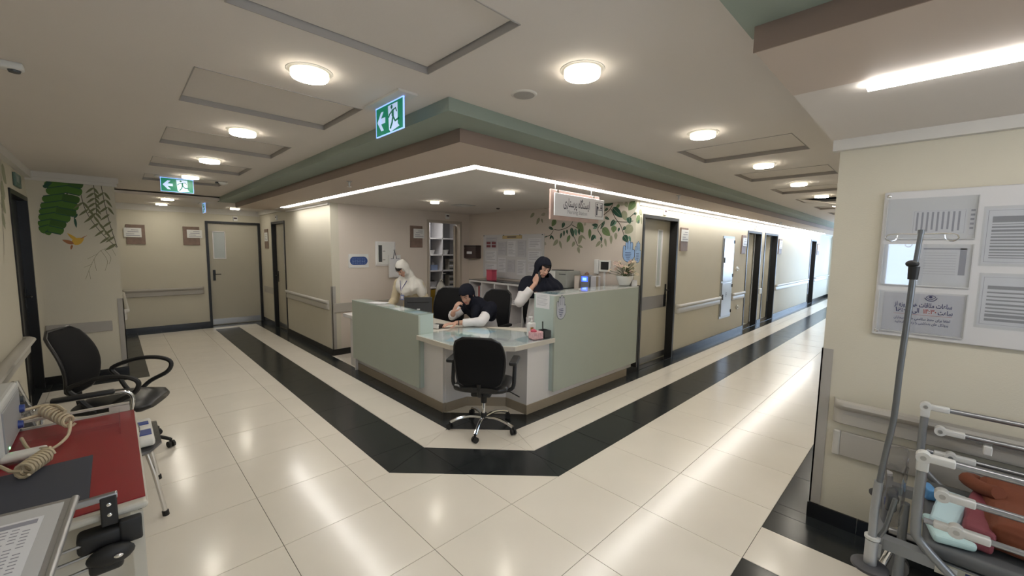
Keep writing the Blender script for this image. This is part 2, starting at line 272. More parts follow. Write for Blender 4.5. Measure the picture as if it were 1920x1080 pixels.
DATA = {'leavesA':[(3.09,2.307,3.252,2.281,0.068,'D'),(3.168,2.232,3.23,2.198,0.036,'D'),(3.099,2.239,2.947,2.093,0.098,'D'),(3.086,2.217,2.966,2.115,0.054,'M'),(2.771,2.3,2.857,2.182,0.105,'M'),(2.94,2.187,2.886,2.049,0.092,'L'),(2.73,2.144,2.786,2.132,0.032,'D'),(2.848,2.099,2.826,2.005,0.068,'D'),(2.865,2.095,2.856,2.027,0.041,'T'),(2.79,1.983,2.902,1.882,0.126,'L'),(2.889,1.976,2.928,1.924,0.041,'D'),(2.984,1.963,2.999,1.905,0.03,'D'),(2.913,1.861,2.85,1.766,0.085,'D'),(2.836,1.849,2.804,1.776,0.034,'T'),(3.061,2.072,3.126,1.983,0.056,'D'),(3.03,2.055,3.113,1.983,0.049,'T'),(3.064,1.992,3.073,1.896,0.088,'M'),(3.22,2.116,3.142,2.075,0.038,'D'),(3.217,2.057,3.284,1.944,0.039,'D'),(3.319,2.0,3.433,2.015,0.044,'D'),(3.332,1.989,3.41,1.958,0.042,'T'),(3.252,1.965,3.121,1.853,0.103,'M'),(3.464,1.96,3.459,1.813,0.055,'M'),(3.38,1.874,3.433,1.785,0.06,'D'),(3.387,1.868,3.351,1.812,0.039,'T'),(3.267,1.844,3.258,1.778,0.039,'D'),(3.271,1.784,3.354,1.7,0.05,'L'),(3.257,1.745,3.254,1.684,0.033,'L'),(3.208,1.822,3.178,1.701,0.038,'L'),(3.109,1.864,3.103,1.734,0.044,'L'),(3.036,1.895,3.031,1.799,0.049,'L'),(4.24,2.005,4.135,1.965,0.044,'D'),(4.1,2.121,4.176,2.015,0.093,'M'),(3.928,2.067,3.971,1.985,0.06,'D'),(3.879,1.959,3.862,1.887,0.037,'D'),(3.932,1.948,3.929,1.859,0.038,'D'),(3.976,1.913,4.0,1.824,0.039,'D'),(3.798,1.986,3.749,1.839,0.065,'D'),(3.725,1.966,3.699,1.862,0.056,'T'),(3.677,2.057,3.573,1.905,0.106,'M'),(3.66,1.965,3.642,1.872,0.042,'D'),(3.817,1.875,3.873,1.763,0.059,'M'),(4.043,1.806,4.143,1.715,0.066,'L'),(4.019,1.794,3.969,1.667,0.045,'L'),(3.725,1.78,3.774,1.698,0.051,'L'),(3.614,1.872,3.652,1.734,0.071,'L'),(3.666,1.722,3.572,1.688,0.036,'L'),(3.665,1.699,3.633,1.601,0.05,'L'),(3.614,1.872,3.527,1.808,0.031,'L'),(4.172,1.88,4.21,1.813,0.035,'D'),(4.164,1.868,4.13,1.807,0.03,'D'),(4.253,1.869,4.326,1.845,0.02,'D'),(4.549,2.242,4.644,2.17,0.056,'L'),(4.436,2.161,4.501,2.05,0.059,'L'),(4.393,2.146,4.366,2.071,0.033,'L'),(4.266,2.337,4.381,2.319,0.079,'P'),(4.312,2.217,4.411,2.197,0.053,'P'),(4.332,1.758,4.282,1.733,0.055,'P'),(3.029,2.308,2.919,2.259,0.062,'P'),(2.909,2.299,2.871,2.224,0.056,'L'),(2.991,2.263,3.05,2.236,0.047,'M'),(3.563,2.008,3.536,2.052,0.04,'P')],'stemsA':[[(3.079,2.344),(3.136,2.22),(3.246,2.139)],[(3.123,2.219),(3.056,2.098),(2.967,1.989),(2.901,1.84)],[(3.03,2.044),(2.862,2.032),(2.782,2.045)],[(3.218,2.062),(3.33,1.956),(3.261,1.844),(3.257,1.756)],[(3.765,2.084),(3.836,2.005),(4.001,1.956),(4.127,1.965)],[(4.142,1.953),(4.204,1.881),(4.302,1.858)],[(3.742,1.85),(3.665,1.71)],[(3.792,2.027),(3.689,1.977),(3.66,1.965)],[(2.753,2.156),(2.841,2.088)]],'leavesB':[(4.997,2.191,5.076,2.124,0.077,'L'),(4.942,2.105,5.021,2.027,0.115,'M'),(5.019,2.048,4.96,2.014,0.042,'D'),(5.052,2.112,5.076,1.999,0.052,'L'),(4.914,2.195,4.93,2.125,0.05,'P')],'stemsB':[[(4.911,2.154),(4.949,2.146)],[(4.917,2.03),(4.98,2.02)]],'leavesC':[(-0.289,2.364,-0.509,2.304,0.087,'B'),(-0.321,2.361,-0.205,2.332,0.091,'C'),(-0.318,2.284,-0.501,2.23,0.087,'B'),(-0.35,2.28,-0.217,2.252,0.091,'B'),(-0.349,2.189,-0.536,2.137,0.086,'B'),(-0.381,2.185,-0.243,2.156,0.091,'C'),(-0.378,2.105,-0.554,2.056,0.087,'B'),(-0.41,2.102,-0.255,2.073,0.09,'B'),(-0.407,2.036,-0.567,1.99,0.086,'B'),(-0.438,2.033,-0.279,2.002,0.089,'C'),(-0.435,1.967,-0.575,1.924,0.086,'B'),(-0.467,1.965,-0.331,1.931,0.09,'B'),(-0.464,1.892,-0.582,1.852,0.085,'B'),(-0.495,1.89,-0.369,1.855,0.089,'C'),(-0.492,1.826,-0.576,1.788,0.084,'B'),(-0.523,1.824,-0.393,1.788,0.089,'B'),(-0.496,1.795,-0.525,1.746,0.045,'B'),(-0.462,2.347,-0.515,2.275,0.037,'D')],'spineC':[[(-0.296,2.39),(-0.339,2.228),(-0.416,2.048),(-0.476,1.911),(-0.518,1.756)]],'leavesD':[(-0.12,2.32,-0.191,2.247,0.022,'O'),(-0.12,2.32,-0.077,2.241,0.023,'O'),(-0.119,2.261,-0.19,2.188,0.022,'O'),(-0.119,2.261,-0.076,2.181,0.023,'O'),(-0.117,2.201,-0.189,2.129,0.022,'O'),(-0.117,2.201,-0.075,2.121,0.023,'O'),(-0.116,2.142,-0.188,2.07,0.023,'O'),(-0.116,2.142,-0.074,2.061,0.023,'O'),(-0.115,2.082,-0.186,2.011,0.022,'O'),(-0.115,2.082,-0.072,2.001,0.023,'O'),(-0.113,2.022,-0.185,1.951,0.023,'O'),(-0.113,2.022,-0.071,1.94,0.023,'O'),(-0.031,2.276,-0.116,2.191,0.022,'O'),(-0.031,2.276,0.019,2.182,0.024,'O'),(-0.021,2.189,-0.106,2.104,0.023,'O'),(-0.021,2.189,0.03,2.094,0.024,'O'),(-0.01,2.101,-0.096,2.017,0.023,'O'),(-0.01,2.101,0.041,2.005,0.023,'O'),(0.0,2.013,-0.086,1.93,0.023,'O'),(0.011,1.925,-0.076,1.842,0.023,'O'),(0.022,1.836,-0.065,1.754,0.023,'O'),(0.032,1.746,-0.055,1.665,0.024,'O'),(0.043,1.656,-0.045,1.575,0.024,'O'),(-0.215,2.141,-0.302,2.053,0.022,'O'),(-0.215,2.141,-0.164,2.042,0.023,'O'),(-0.176,2.063,-0.264,1.975,0.023,'O'),(-0.176,2.063,-0.124,1.962,0.023,'O'),(-0.137,1.983,-0.226,1.896,0.023,'O'),(-0.137,1.983,-0.084,1.881,0.023,'O'),(-0.097,1.902,-0.187,1.815,0.023,'O'),(-0.097,1.902,-0.043,1.798,0.023,'O'),(-0.056,1.82,-0.147,1.734,0.023,'O'),(-0.056,1.82,-0.001,1.715,0.023,'O'),(-0.015,1.737,-0.107,1.651,0.024,'O'),(0.027,1.653,-0.066,1.567,0.024,'O')],'stemsD':[[(-0.119,2.369),(-0.109,2.172),(-0.113,1.992)],[(-0.055,2.377),(-0.019,1.998),(0.046,1.61)],[(-0.239,2.336),(-0.201,2.045),(-0.089,1.792),(0.041,1.61)],[(-0.3,1.999),(-0.289,1.843)]],'palmE':[[(0.019,1.61),(-0.101,1.568),(-0.181,1.425),(-0.249,1.224)],[(-0.101,1.568),(-0.05,1.444),(-0.079,1.321)],[(-0.011,1.62),(0.028,1.506)],[(-0.165,1.466),(-0.152,1.323)],[(-0.182,1.405),(-0.255,1.366)],[(-0.215,1.325),(-0.207,1.223)],[(-0.133,1.527),(-0.221,1.466)],[(-0.071,1.588),(-0.018,1.485),(-0.038,1.403)]],'leavesF':[(-0.335,1.645,-0.234,1.716,0.077,'Y'),(-0.279,1.666,-0.367,1.771,0.036,'Y'),(-0.321,1.645,-0.412,1.692,0.043,'R'),(-0.335,1.635,-0.349,1.576,0.019,'R'),(-0.263,1.706,-0.204,1.751,0.009,'R'),(-0.296,1.95,-0.289,1.833,0.022,'D'),(-0.272,2.001,-0.303,1.94,0.024,'D')],'stemsG':[[(5.703,2.362),(5.547,1.987),(5.424,1.547)],[(5.65,2.22),(5.752,2.048)],[(5.498,1.983),(5.619,1.81)]],'leavesG':[(5.702,2.317,5.875,2.176,0.161,'L'),(5.599,2.17,5.712,2.021,0.154,'L'),(5.548,2.031,5.697,1.905,0.125,'L'),(5.497,1.895,5.593,1.764,0.098,'L')],'board':{'pocket1':[(0.187,1.949),(-0.133,1.924),(-0.148,1.735),(0.172,1.738)],'pocket2':[(0.192,1.704),(-0.135,1.704),(-0.15,1.509),(0.176,1.486)],'pocket3':[(0.183,1.45),(-0.137,1.476),(-0.153,1.269),(0.166,1.22)],'sheet4':[(-0.156,1.885),(-0.437,1.867),(-0.458,1.618),(-0.178,1.608)],'sheet5':[(-0.158,1.544),(-0.463,1.562),(-0.482,1.334),(-0.178,1.289)],'sheet1':[(0.096,1.884),(-0.105,1.872),(-0.115,1.755),(0.086,1.759)],'col1':[(-0.11,1.884),(-0.131,1.882),(-0.142,1.747),(-0.121,1.747)],'sheet2':[(0.048,1.687),(-0.117,1.688),(-0.129,1.547),(0.036,1.537)],'emblem':[(0.012,1.451),(-0.028,1.455),(-0.031,1.418),(0.009,1.414)],'t1':[(0.127,1.389),(-0.093,1.411),(-0.096,1.383),(0.124,1.359)],'t2':[(0.124,1.359),(-0.093,1.383),(-0.095,1.355),(0.122,1.328)],'t3':[(0.127,1.314),(-0.093,1.342),(-0.096,1.314),(0.125,1.284)],'t4':[(0.126,1.297),(-0.092,1.326),(-0.094,1.297),(0.124,1.266)],'l1':[(0.126,1.336),(-0.092,1.362),(-0.094,1.33),(0.123,1.302)],'screw1':[(0.196,1.978),(0.191,1.977),(0.191,1.97),(0.195,1.971)],'screw2':[(0.191,1.234),(0.189,1.235),(0.188,1.229),(0.191,1.229)],'g4':[(-0.177,1.845),(-0.44,1.832),(-0.456,1.639),(-0.194,1.631)],'g5':[(-0.186,1.511),(-0.465,1.531),(-0.48,1.356),(-0.202,1.316)]},'bb':{'all':[(5.774,1.91),(4.304,1.192)],'title':[(5.276,1.887),(4.804,1.83)],'P':[[(5.724,1.866),(5.42,1.655)],[(5.731,1.62),(5.426,1.427)],[(5.729,1.386),(5.413,1.187)],[(5.389,1.783),(5.176,1.543)],[(5.385,1.502),(5.18,1.248)],[(5.146,1.794),(4.937,1.53)],[(4.901,1.804),(4.701,1.524)],[(4.653,1.831),(4.368,1.669)],[(4.656,1.627),(4.362,1.454)],[(5.149,1.472),(4.957,1.259)],[(4.911,1.478),(4.694,1.22)],[(4.651,1.417),(4.358,1.288)]]},'handA':[(3.248,0.988),(3.241,1.051),(3.244,1.106),(3.25,1.127),(3.272,1.126),(3.275,1.146),(3.278,1.165),(3.304,1.164),(3.313,1.179),(3.345,1.177),(3.351,1.158),(3.374,1.153),(3.382,1.075),(3.395,1.062),(3.395,1.005),(3.386,0.968),(3.362,0.942),(3.308,0.932),(3.269,0.952)],'handB':[(2.911,1.522),(2.921,1.713),(2.902,1.734),(2.885,1.755),(2.862,1.771),(2.828,1.787),(2.804,1.771),(2.786,1.755),(2.773,1.735),(2.767,1.662),(2.746,1.641),(2.747,1.589),(2.782,1.536),(2.827,1.504),(2.886,1.512)],'handC':[(4.929,1.59),(4.92,1.652),(4.932,1.724),(4.96,1.761),(5.011,1.778),(5.054,1.763),(5.07,1.705),(5.082,1.568),(5.045,1.505),(5.003,1.495),(4.948,1.537)]}
# ================================================================ FLOOR
floor = structure('floor')
MB().box(-3.4, -3.2, -.06, 20.2, 11, -.004).build('screed', GROUT, floor)
def clip(poly, reg):
    out = list(poly); n = len(reg)
    ar = sum(reg[i][0]*reg[(i+1) % n][1]-reg[(i+1) % n][0]*reg[i][1] for i in range(n))
    if ar < 0: reg = reg[::-1]
    for i in range(n):
        a, b = reg[i], reg[(i+1) % n]; inp = out; out = []
        if not inp: return []
        sd = lambda p: (b[0]-a[0])*(p[1]-a[1])-(b[1]-a[1])*(p[0]-a[0])
        for k in range(len(inp)):
            p, q = inp[k-1], inp[k]; dp, dq = sd(p), sd(q)
            if (dp >= 0) != (dq >= 0):
                t = dp/(dp-dq); out.append((p[0]+(q[0]-p[0])*t, p[1]+(q[1]-p[1])*t))
            if dq >= 0: out.append(q)
    return out
G = .5895; FAR = 19.7; YE = 10.25
GX, GY = .5895, .5956
cream = [[(-.65, 4*GY), (2*GX, 4*GY), (2*GX, 6.75), (-.65, 6.75)], [(2*GX, 2.672), (1.37, 2.672), (1.37, 9.75), (2*GX, 9.75)], [(.25, 6.75), (2*GX, 6.75), (2*GX, 9.75), (.25, 9.75)],
         [(.25, 9.75), (2.11, 9.75), (2.11, 9.97), (.25, 9.97)], [(-3.3, -3), (2*GX, -3), (2*GX, 4*GY), (-3.3, 4*GY)],
         [(2*GX, GY), (4*GX, GY), (4*GX, 3*GY), (2*GX, 3*GY)], [(2*GX, 3*GY), (2.247, 3*GY), (1.657, 4*GY), (2*GX, 4*GY)], [(2*GX, 4*GY), (1.657, 4*GY), (1.37, 2.672), (2*GX, 2.672)],
         [(4*GX, GY), (FAR, GY), (FAR, 3*GY), (4*GX, 3*GY)],
         [(2*GX, -3), (1.97, -3), (1.97, GY), (2*GX, GY)], [(4*GX, -3), (2.72, -3), (2.72, GY), (4*GX, GY)],
         [(1.765, 2.83), (2.11, 2.994), (2.11, 9.75), (1.765, 9.75)], [(1.765, 2.83), (2.40, 2.17), (2.554, 2.55), (2.11, 2.994)],
         [(2.40, 2.17), (FAR, 2.17), (FAR, 2.55), (2.554, 2.55)],
         [(2.304, 3.335), (2.889, 2.735), (4.93, 2.735), (4.93, 6.25), (2.304, 6.25)]]
dark = [[(1.37, 2.672), (1.765, 2.83), (1.765, 9.75), (1.37, 9.75)], [(1.37, 2.672), (2.247, 1.787), (2.40, 2.17), (1.765, 2.83)],
        [(2.247, 1.787), (FAR, 1.787), (FAR, 2.17), (2.40, 2.17)], [(2.11, 2.994), (2.304, 3.335), (2.33, 10.25), (2.11, 10.25)],
        [(2.11, 2.994), (2.554, 2.55), (2.889, 2.735), (2.304, 3.335)], [(2.554, 2.55), (FAR, 2.55), (FAR, 2.74), (2.889, 2.74)],
        [(1.97, -3), (2.358, -3), (2.358, GY), (1.97, GY)], [(2.72, -3), (3.06, -3), (3.06, GY), (2.72, GY)], [(3.06, .42), (FAR, .42), (FAR, GY), (3.06, GY)],
        [(-.65, 6.75), (.25, 6.75), (.25, 7.09), (-.65, 7.09)], [(.06, 7.09), (.25, 7.09), (.25, 10.25), (.06, 10.25)], [(.25, 9.97), (2.11, 9.97), (2.11, 10.25), (.25, 10.25)]]
far_c, far_d = MB(), MB(); g = .0016
def tilepiece(p, m, far):
    c = (sum(q[0] for q in p)/len(p), sum(q[1] for q in p)/len(p))
    xs = [q[0] for q in p]; ys = [q[1] for q in p]
    if max(xs)-min(xs) < .02 or max(ys)-min(ys) < .02: return
    # inset for the joint
    p2 = [(q[0]+(c[0]-q[0])*min(.3, g/max(.01, abs(c[0]-q[0]))), q[1]+(c[1]-q[1])*min(.3, g/max(.01, abs(c[1]-q[1])))) for q in p]
    dz = random.uniform(-.0002, .0002)
    if far: (far_c if m is TILE else far_d).prism(p2, -.004, dz)
    else: MB().prism([(a-c[0], b-c[1]) for a, b in p2], -.004, dz).build('tile', m, floor).location = (c[0], c[1], 0)
for regs, m in ((cream, TILE), (dark, GRAN)):
    for r in regs:
        x0, x1 = min(q[0] for q in r), max(q[0] for q in r); y0, y1 = min(q[1] for q in r), max(q[1] for q in r)
        for i in range(math.floor(x0/GX+.02), math.ceil(x1/GX-.02)):
            for j in range(math.floor(y0/GY+.02), math.ceil(y1/GY-.02)):
                pc = clip([(i*GX, j*GY), ((i+1)*GX, j*GY), ((i+1)*GX, (j+1)*GY), (i*GX, (j+1)*GY)], r)
                if len(pc) < 3: continue
                cx, cy = sum(q[0] for q in pc)/len(pc), sum(q[1] for q in pc)/len(pc)
                hidden = cy < -.35 or (cx < 0 and cy < 2.5) or (cx > 2.5 and 2.8 < cy < 6.2 and cx < 4.93) or (cx < -.05 and cy < 4)
                tilepiece(pc, m, hidden or cx > 8.2 or (m is GRAN and (cx > 5 or cy > 8.3)))
far_c.build('tiles', TILE, floor, kind='stuff'); far_d.build('tiles', GRAN, floor, kind='stuff')

# ================================================================ CEILING
ZC, ZL = 2.45, 2.30
ceil = structure('ceiling')
holes = [(.31, y, 1.09, y+.6) for y in (-.28, 1.09, 2.38, 3.70, 5.0, 6.27)]+[(x, .72, x+.58, 1.5) for x in (3.3, 4.66, 6.02, 7.38, 8.74, 10.1, 11.46, 12.82, 14.18)]
def slab_holes(mb, x0, y0, x1, y1, z0, z1, hs):
    X = sorted({x0, x1, *[v for h in hs for v in (h[0], h[2]) if x0 < v < x1]}); Y = sorted({y0, y1, *[v for h in hs for v in (h[1], h[3]) if y0 < v < y1]})
    for a, b in zip(X, X[1:]):
        for c, d in zip(Y, Y[1:]):
            mx, my = (a+b)/2, (c+d)/2
            if any(h[0] < mx < h[2] and h[1] < my < h[3] for h in hs): continue
            mb.box(a, c, z0, b, d, z1)
m = MB(); slab_holes(m, -3.4, .42, 1.35, 10.3, ZC, ZC+.035, holes); slab_holes(m, 1.35, .42, 20.2, 1.87, ZC, ZC+.035, holes)
slab_holes(m, -3.4, -3.2, 1.35, .42, ZC, ZC+.035, holes); m.build('plaster', CEIL, ceil)
MB().box(-3.5, -3.3, 2.68, 20.3, 11, 2.72).build('dark_void_backing', mat('void_dark', (.03, .03, .03), .9), ceil)  # backing coloured dark to stand for the unlit ceiling void
# station ceiling and lowered ceiling by the notice board wall, strips between lamps left white
m = MB(); m.box(2.17, 2.66, ZL, 20.2, 6.3, ZL+.03); m.box(2.17, 6.3, ZL, 2.4, 8.3, ZL+.03); m.box(.0, 8.3, 2.39, 2.45, 10.4, 2.43); m.box(-.7, 8.3, 2.43, 0, 8.35, 2.46)
m.box(2.06, -3.2, ZL, 3.1, .455, ZL+.03); m.build('lower_plaster', CEIL, ceil)
def lshape(mb, xa, ya, xb, yb, z0, z1, yend, xend):   # band turning the station corner, (xa, ya) outer, (xb, yb) inner
    mb.prism([(xa, yend), (xb, yend), (xb, yb), (xa, ya)], z0, z1); mb.prism([(xa, ya), (xb, yb), (xend, yb), (xend, ya)], z0, z1)
s_ = structure('trim_1'); m = MB(); lshape(m, 1.32, 1.85, 1.62, 2.12, 2.38, ZC+.03, 8.5, 20.2); m.build('green_soffit', SAGE, s_)
m = MB(); lshape(m, 1.56, 2.07, 2.06, 2.545, ZL, 2.385, 8.4, 20.2); m.box(2.06, 8.28, ZL, 2.4, 8.4, 2.39); m.build('peach_soffit', PEACH, s_)
m = MB(); lshape(m, 1.555, 2.065, 1.5605, 2.0705, ZL-.001, 2.384, 8.4, 20.2); m.build('brown_fascia', FASCIA, s_)
m = MB(); lshape(m, 2.055, 2.54, 2.18, 2.67, ZL+.012, ZL+.04, 8.3, 20.2); m.build('light_channel', CORN, s_)
m = MB(); lshape(m, 2.075, 2.565, 2.14, 2.635, ZL+.001, ZL+.014, 7.75, 17.2); m.build('led_strip', STRIP, s_)
s_ = structure('trim_2'); MB().box(1.30, -3.2, 2.38, 1.62, .49, ZC+.03).build('green_soffit', SAGE, s_)
MB().box(1.54, -3.2, ZL, 2.06, .455, 2.385).build('peach_soffit', PEACH, s_)
MB().box(1.535, -3.2, ZL-.001, 1.5405, .46, 2.384).build('brown_fascia', FASCIA, s_)
MB().box(2.085, -2.9, ZL-.02, 2.145, .225, ZL+.002).build('led_strip', STRIP, s_)
# access panels
def access(x0, y0, x1, y1, label, open_=False):
    t = thing('access_panel', label, 'ceiling panel', ((x0+x1)/2, (y0+y1)/2, ZC+.03), group='removable square panels in the ceiling')
    a, b = (x1-x0)/2-.009, (y1-y0)/2-.009
    f = MB(); A, B = (x1-x0)/2, (y1-y0)/2
    for q in ((-A-.0, -B, A, -B+.004), (-A, B-.004, A, B), (-A, -B, -A+.004, B), (A-.004, -B, A, B)): f.box(q[0], q[1], -.033, q[2], q[3], .012)
    if not open_: f.build('frame', mat('hatch_reveal_shade', (.36, .335, .31), .6), t); MB().box(-a, -b, -.003, a, b, .01).build('panel', CEIL, t)  # added liner, painted darker to give the cut reveal its shade
    else: MB().box(-a, -b, -.003, a, b, .01).build('panel', CEIL, t); t.rotation_euler = (rad(13), 0, 0); t.location.z = ZC-.075
    return t
nm = ['nearest the camera overhead on the left', 'large, between the first big lamp and the green exit sign', 'second behind the first left corridor lamp', 'third along the left corridor', 'fourth along the left corridor', 'farthest in the left corridor']
for i, h in enumerate(holes):
    if i < 6: access(*h, 'off-white recessed ceiling access panel, '+nm[i])
    else:
        k = i-6; o_ = ['nearest in the right corridor', 'second in the right corridor', 'third in the right corridor', 'hanging open over a black gap in the right corridor', 'fifth in the right corridor'][k] if k < 5 else 'in the far right corridor'
        
        if k > 4: o_ = ['sixth', 'seventh', 'eighth', 'ninth'][k-5]+' and so far off in the right corridor'
        access(*h, 'off-white recessed ceiling access panel, '+o_ if k != 3 else 'off-white ceiling access panel '+o_, k == 3)
# ================================================================ WALLS
def wall(name, m): r = structure(name); m_ = MB(); return r, m_
# left wall with door opening Y 5.9..7.02, window opening far left behind the camera
r = structure('wall_left'); m = MB(); m.box(-.75, -3.2, 0, -.65, -1.6, 2.5); m.box(-.75, 1.4, 0, -.65, 5.92, 2.5); m.box(-.75, 5.92, 2.14, -.65, 7.02, 2.5); m.box(-.75, 7.02, 0, -.65, 7.1, 2.5)
m.box(-.75, -1.6, 0, -.65, 1.4, 1.2); m.box(-.75, -1.6, 1.86, -.65, 1.4, 2.5); m.box(-.75, -1.6, 1.2, -.65, .06, 1.86); m.box(-.75, .43, 1.2, -.65, 1.4, 1.86); m.build('wall_face', WALL, r)
r = structure('wall_left_recess'); m = MB(); m.box(-.75, 7.09, 0, .06, 7.19, 2.5); m.box(-.04, 7.19, 0, .06, 10.3, 2.5); m.build('wall_face', WALL, r)
r = structure('wall_end_left'); m = MB(); m.box(.0, YE, 0, 1.38, YE+.1, 2.5); m.box(1.38, YE, 2.13, 2.33, YE+.1, 2.5); m.build('wall_face', WALL, r)
r = structure('wall_left_corridor'); m = MB(); m.box(2.33, 6.25, 0, 2.45, 8.50, ZL+.1); m.box(2.33, 8.5, 2.12, 2.45, 9.34, 2.42); m.box(2.33, 9.34, 0, 2.45, 10.35, 2.42); m.build('wall_face', WALL, r)
r = structure('wall_station_back'); m = MB(); m.box(2.45, 6.25, 0, 4.02, 6.35, ZL+.1); m.box(4.02, 6.25, 2.12, 4.72, 6.35, ZL+.1); m.box(4.72, 6.25, 0, 5.0, 6.35, ZL+.1); m.build('wall_face', WALLP, r)
r = structure('wall_station_side'); m = MB(); m.box(4.93, 2.86, 0, 5.04, 6.25, ZL+.1); m.build('wall_face', WALLP, r)
r = structure('wall_right_corridor'); m = MB()
segs = [(4.93, 5.14, 0), (6.18, 9.6, 0), (10.56, 10.86, 0), (11.95, 16.0, 0), (16.86, 19.8, 0), (5.14, 6.18, 2.13), (9.6, 10.56, 2.1), (10.86, 11.95, 2.1), (16.0, 16.86, 2.08)]
for a, b, z in segs: m.box(a, 2.74, z, b, 2.86, ZL+.1)
m.build('wall_face', WALL, r)
r = structure('wall_notice_board'); m = MB(); m.box(3.06, -3.2, 0, 3.16, .42, 2.5); m.build('wall_face', WALL, r)
r = structure('wall_right_far'); m = MB(); m.box(3.16, .32, 0, 13.5, .42, 2.5); m.box(13.5, .32, 0, 18.8, .42, .9); m.box(13.5, .32, 2.25, 18.8, .42, 2.5); m.box(18.8, .32, 0, 19.8, .42, 2.5); m.build('wall_face', WALL, r)
r = structure('wall_end_right'); m = MB(); m.box(19.7, .3, 0, 19.8, .62, 2.5); m.box(19.7, 2.5, 0, 19.8, 2.86, 2.5); m.box(19.7, .62, 0, 19.8, 2.5, .35); m.box(19.7, .62, 2.3, 19.8, 2.5, 2.5); m.build('wall_face', WALL, r)
r = structure('wall_back'); m = MB(); m.box(-.75, -3.2, 0, .4, -3.1, 2.5); m.box(2.6, -3.2, 0, 3.16, -3.1, 2.5); m.box(.4, -3.2, 0, 2.6, -3.1, .9); m.box(.4, -3.2, 2.2, 2.6, -3.1, 2.5); m.build('wall_face', WALL, r)
# windows (daylit), and one added back-wall fill
def window(name, x0, y0, z0, x1, y1, z1, ax, n=2, wm_=WIN):
    r = structure(name); f = MB(); t = .05
    if ax == 0:
        f.box(x0-.02, y0, z0, x0+.03, y1, z0+t); f.box(x0-.02, y0, z1-t, x0+.03, y1, z1)
        for k in range(n+1): yy = y0+(y1-y0-t)*k/n; f.box(x0-.02, yy, z0, x0+.03, yy+t, z1)
        MB().box(x0, y0+.01, z0+.01, x0+.01, y1-.01, z1-.01).build('pane', wm_, r)
    else:
        f.box(x0, y0-.02, z0, x1, y0+.03, z0+t); f.box(x0, y0-.02, z1-t, x1, y0+.03, z1)
        for k in range(n+1): xx = x0+(x1-x0-t)*k/n; f.box(xx, y0-.02, z0, xx+t, y0+.03, z1)
        MB().box(x0+.01, y0, z0+.01, x1-.01, y0+.01, z1-.01).build('pane', wm_, r)
    f.build('window_frame', WHITEP, r)
WIN2 = mat('daylit_pane_soft', (.9, .9, .9), .3, emit=(.55, .74, 1.0), es=5.5)
window('window_1', 19.72, .62, .35, 19.74, 2.5, 2.3, 0)
window('window_2', 13.5, .36, .9, 18.8, .38, 2.25, 1, 4)
window('window_3', -.70, .06, 1.2, -.69, .43, 1.86, 0, 1, WIN2)
WIN_FILL = mat('fill_light_pane', (.9, .9, .9), .3, emit=(.72, .84, 1.0), es=2.6)
window('added_fill_window', .4, -3.15, .9, 2.6, -3.14, 2.2, 1, 3, WIN_FILL)  # unseen window, added behind the camera as cool fill light
# cornices and baseboards
def trim(name, boxes, m):
    r = structure(name); mb = MB()
    for b in boxes: mb.box(*b)
    mb.build('moulding', m, r)
trim('trim_3', [(.06, YE-.035, 2.31, 2.33, YE, 2.39), (.06, YE-.02, 2.28, 2.33, YE, 2.31)], CORN)
trim('trim_4', [(-.65, 7.04, 2.385, .10, 7.09, 2.45), (-.65, 7.065, 2.35, .085, 7.09, 2.385)], CORN)
trim('trim_5', [(3.02, -3.1, 2.24, 3.06, .45, 2.30)], CORN)
trim('trim_6', [(2.30, 6.25, 2.27, 2.33, 8.3, 2.30), (2.29, 8.4, 2.3, 2.33, 10.25, 2.39)], CORN)
trim('trim_7', [(5.0, 2.728, 2.25, 19.7, 2.74, 2.30)], CORN)
trim('trim_8', [(-.65, -3.1, 2.37, -.60, 7.05, 2.45)], CORN)
BH = .095
trim('baseboard_end_left', [(.06, YE-.012, 0, 1.36, YE, BH)], BASEB)
trim('baseboard_left', [(-.65, 7.078, 0, .06, 7.09, BH), (.06, 7.09, 0, .072, YE, BH), (-.65, 1, 0, -.638, 5.92, BH)], BASEB)
trim('baseboard_left_corridor', [(2.318, 6.24, 0, 2.33, 8.48, BH), (2.318, 9.36, 0, 2.33, YE, BH)], BASEB)
trim('baseboard_station', [(2.318, 6.238, 0, 4.0, 6.25, BH), (4.918, 2.74, 0, 4.93, 6.25, BH)], BASEB)
trim('baseboard_right_corridor', [(a, 2.728, 0, b, 2.74, BH) for a, b in ((4.80, 5.10), (6.22, 9.58), (10.6, 10.84), (11.97, 15.98), (16.9, 19.7))], BASEB)
trim('baseboard_notice_board', [(3.048, -3.1, 0, 3.06, .01, BH), (3.048, .013, 0, 3.06, .19, BH), (3.048, .193, 0, 3.06, .432, BH), (3.06, .42, 0, 13.5, .432, BH)], BASEB)
trim('baseboard_end_right', [(19.688, .42, 0, 19.7, 2.74, BH)], BASEB)
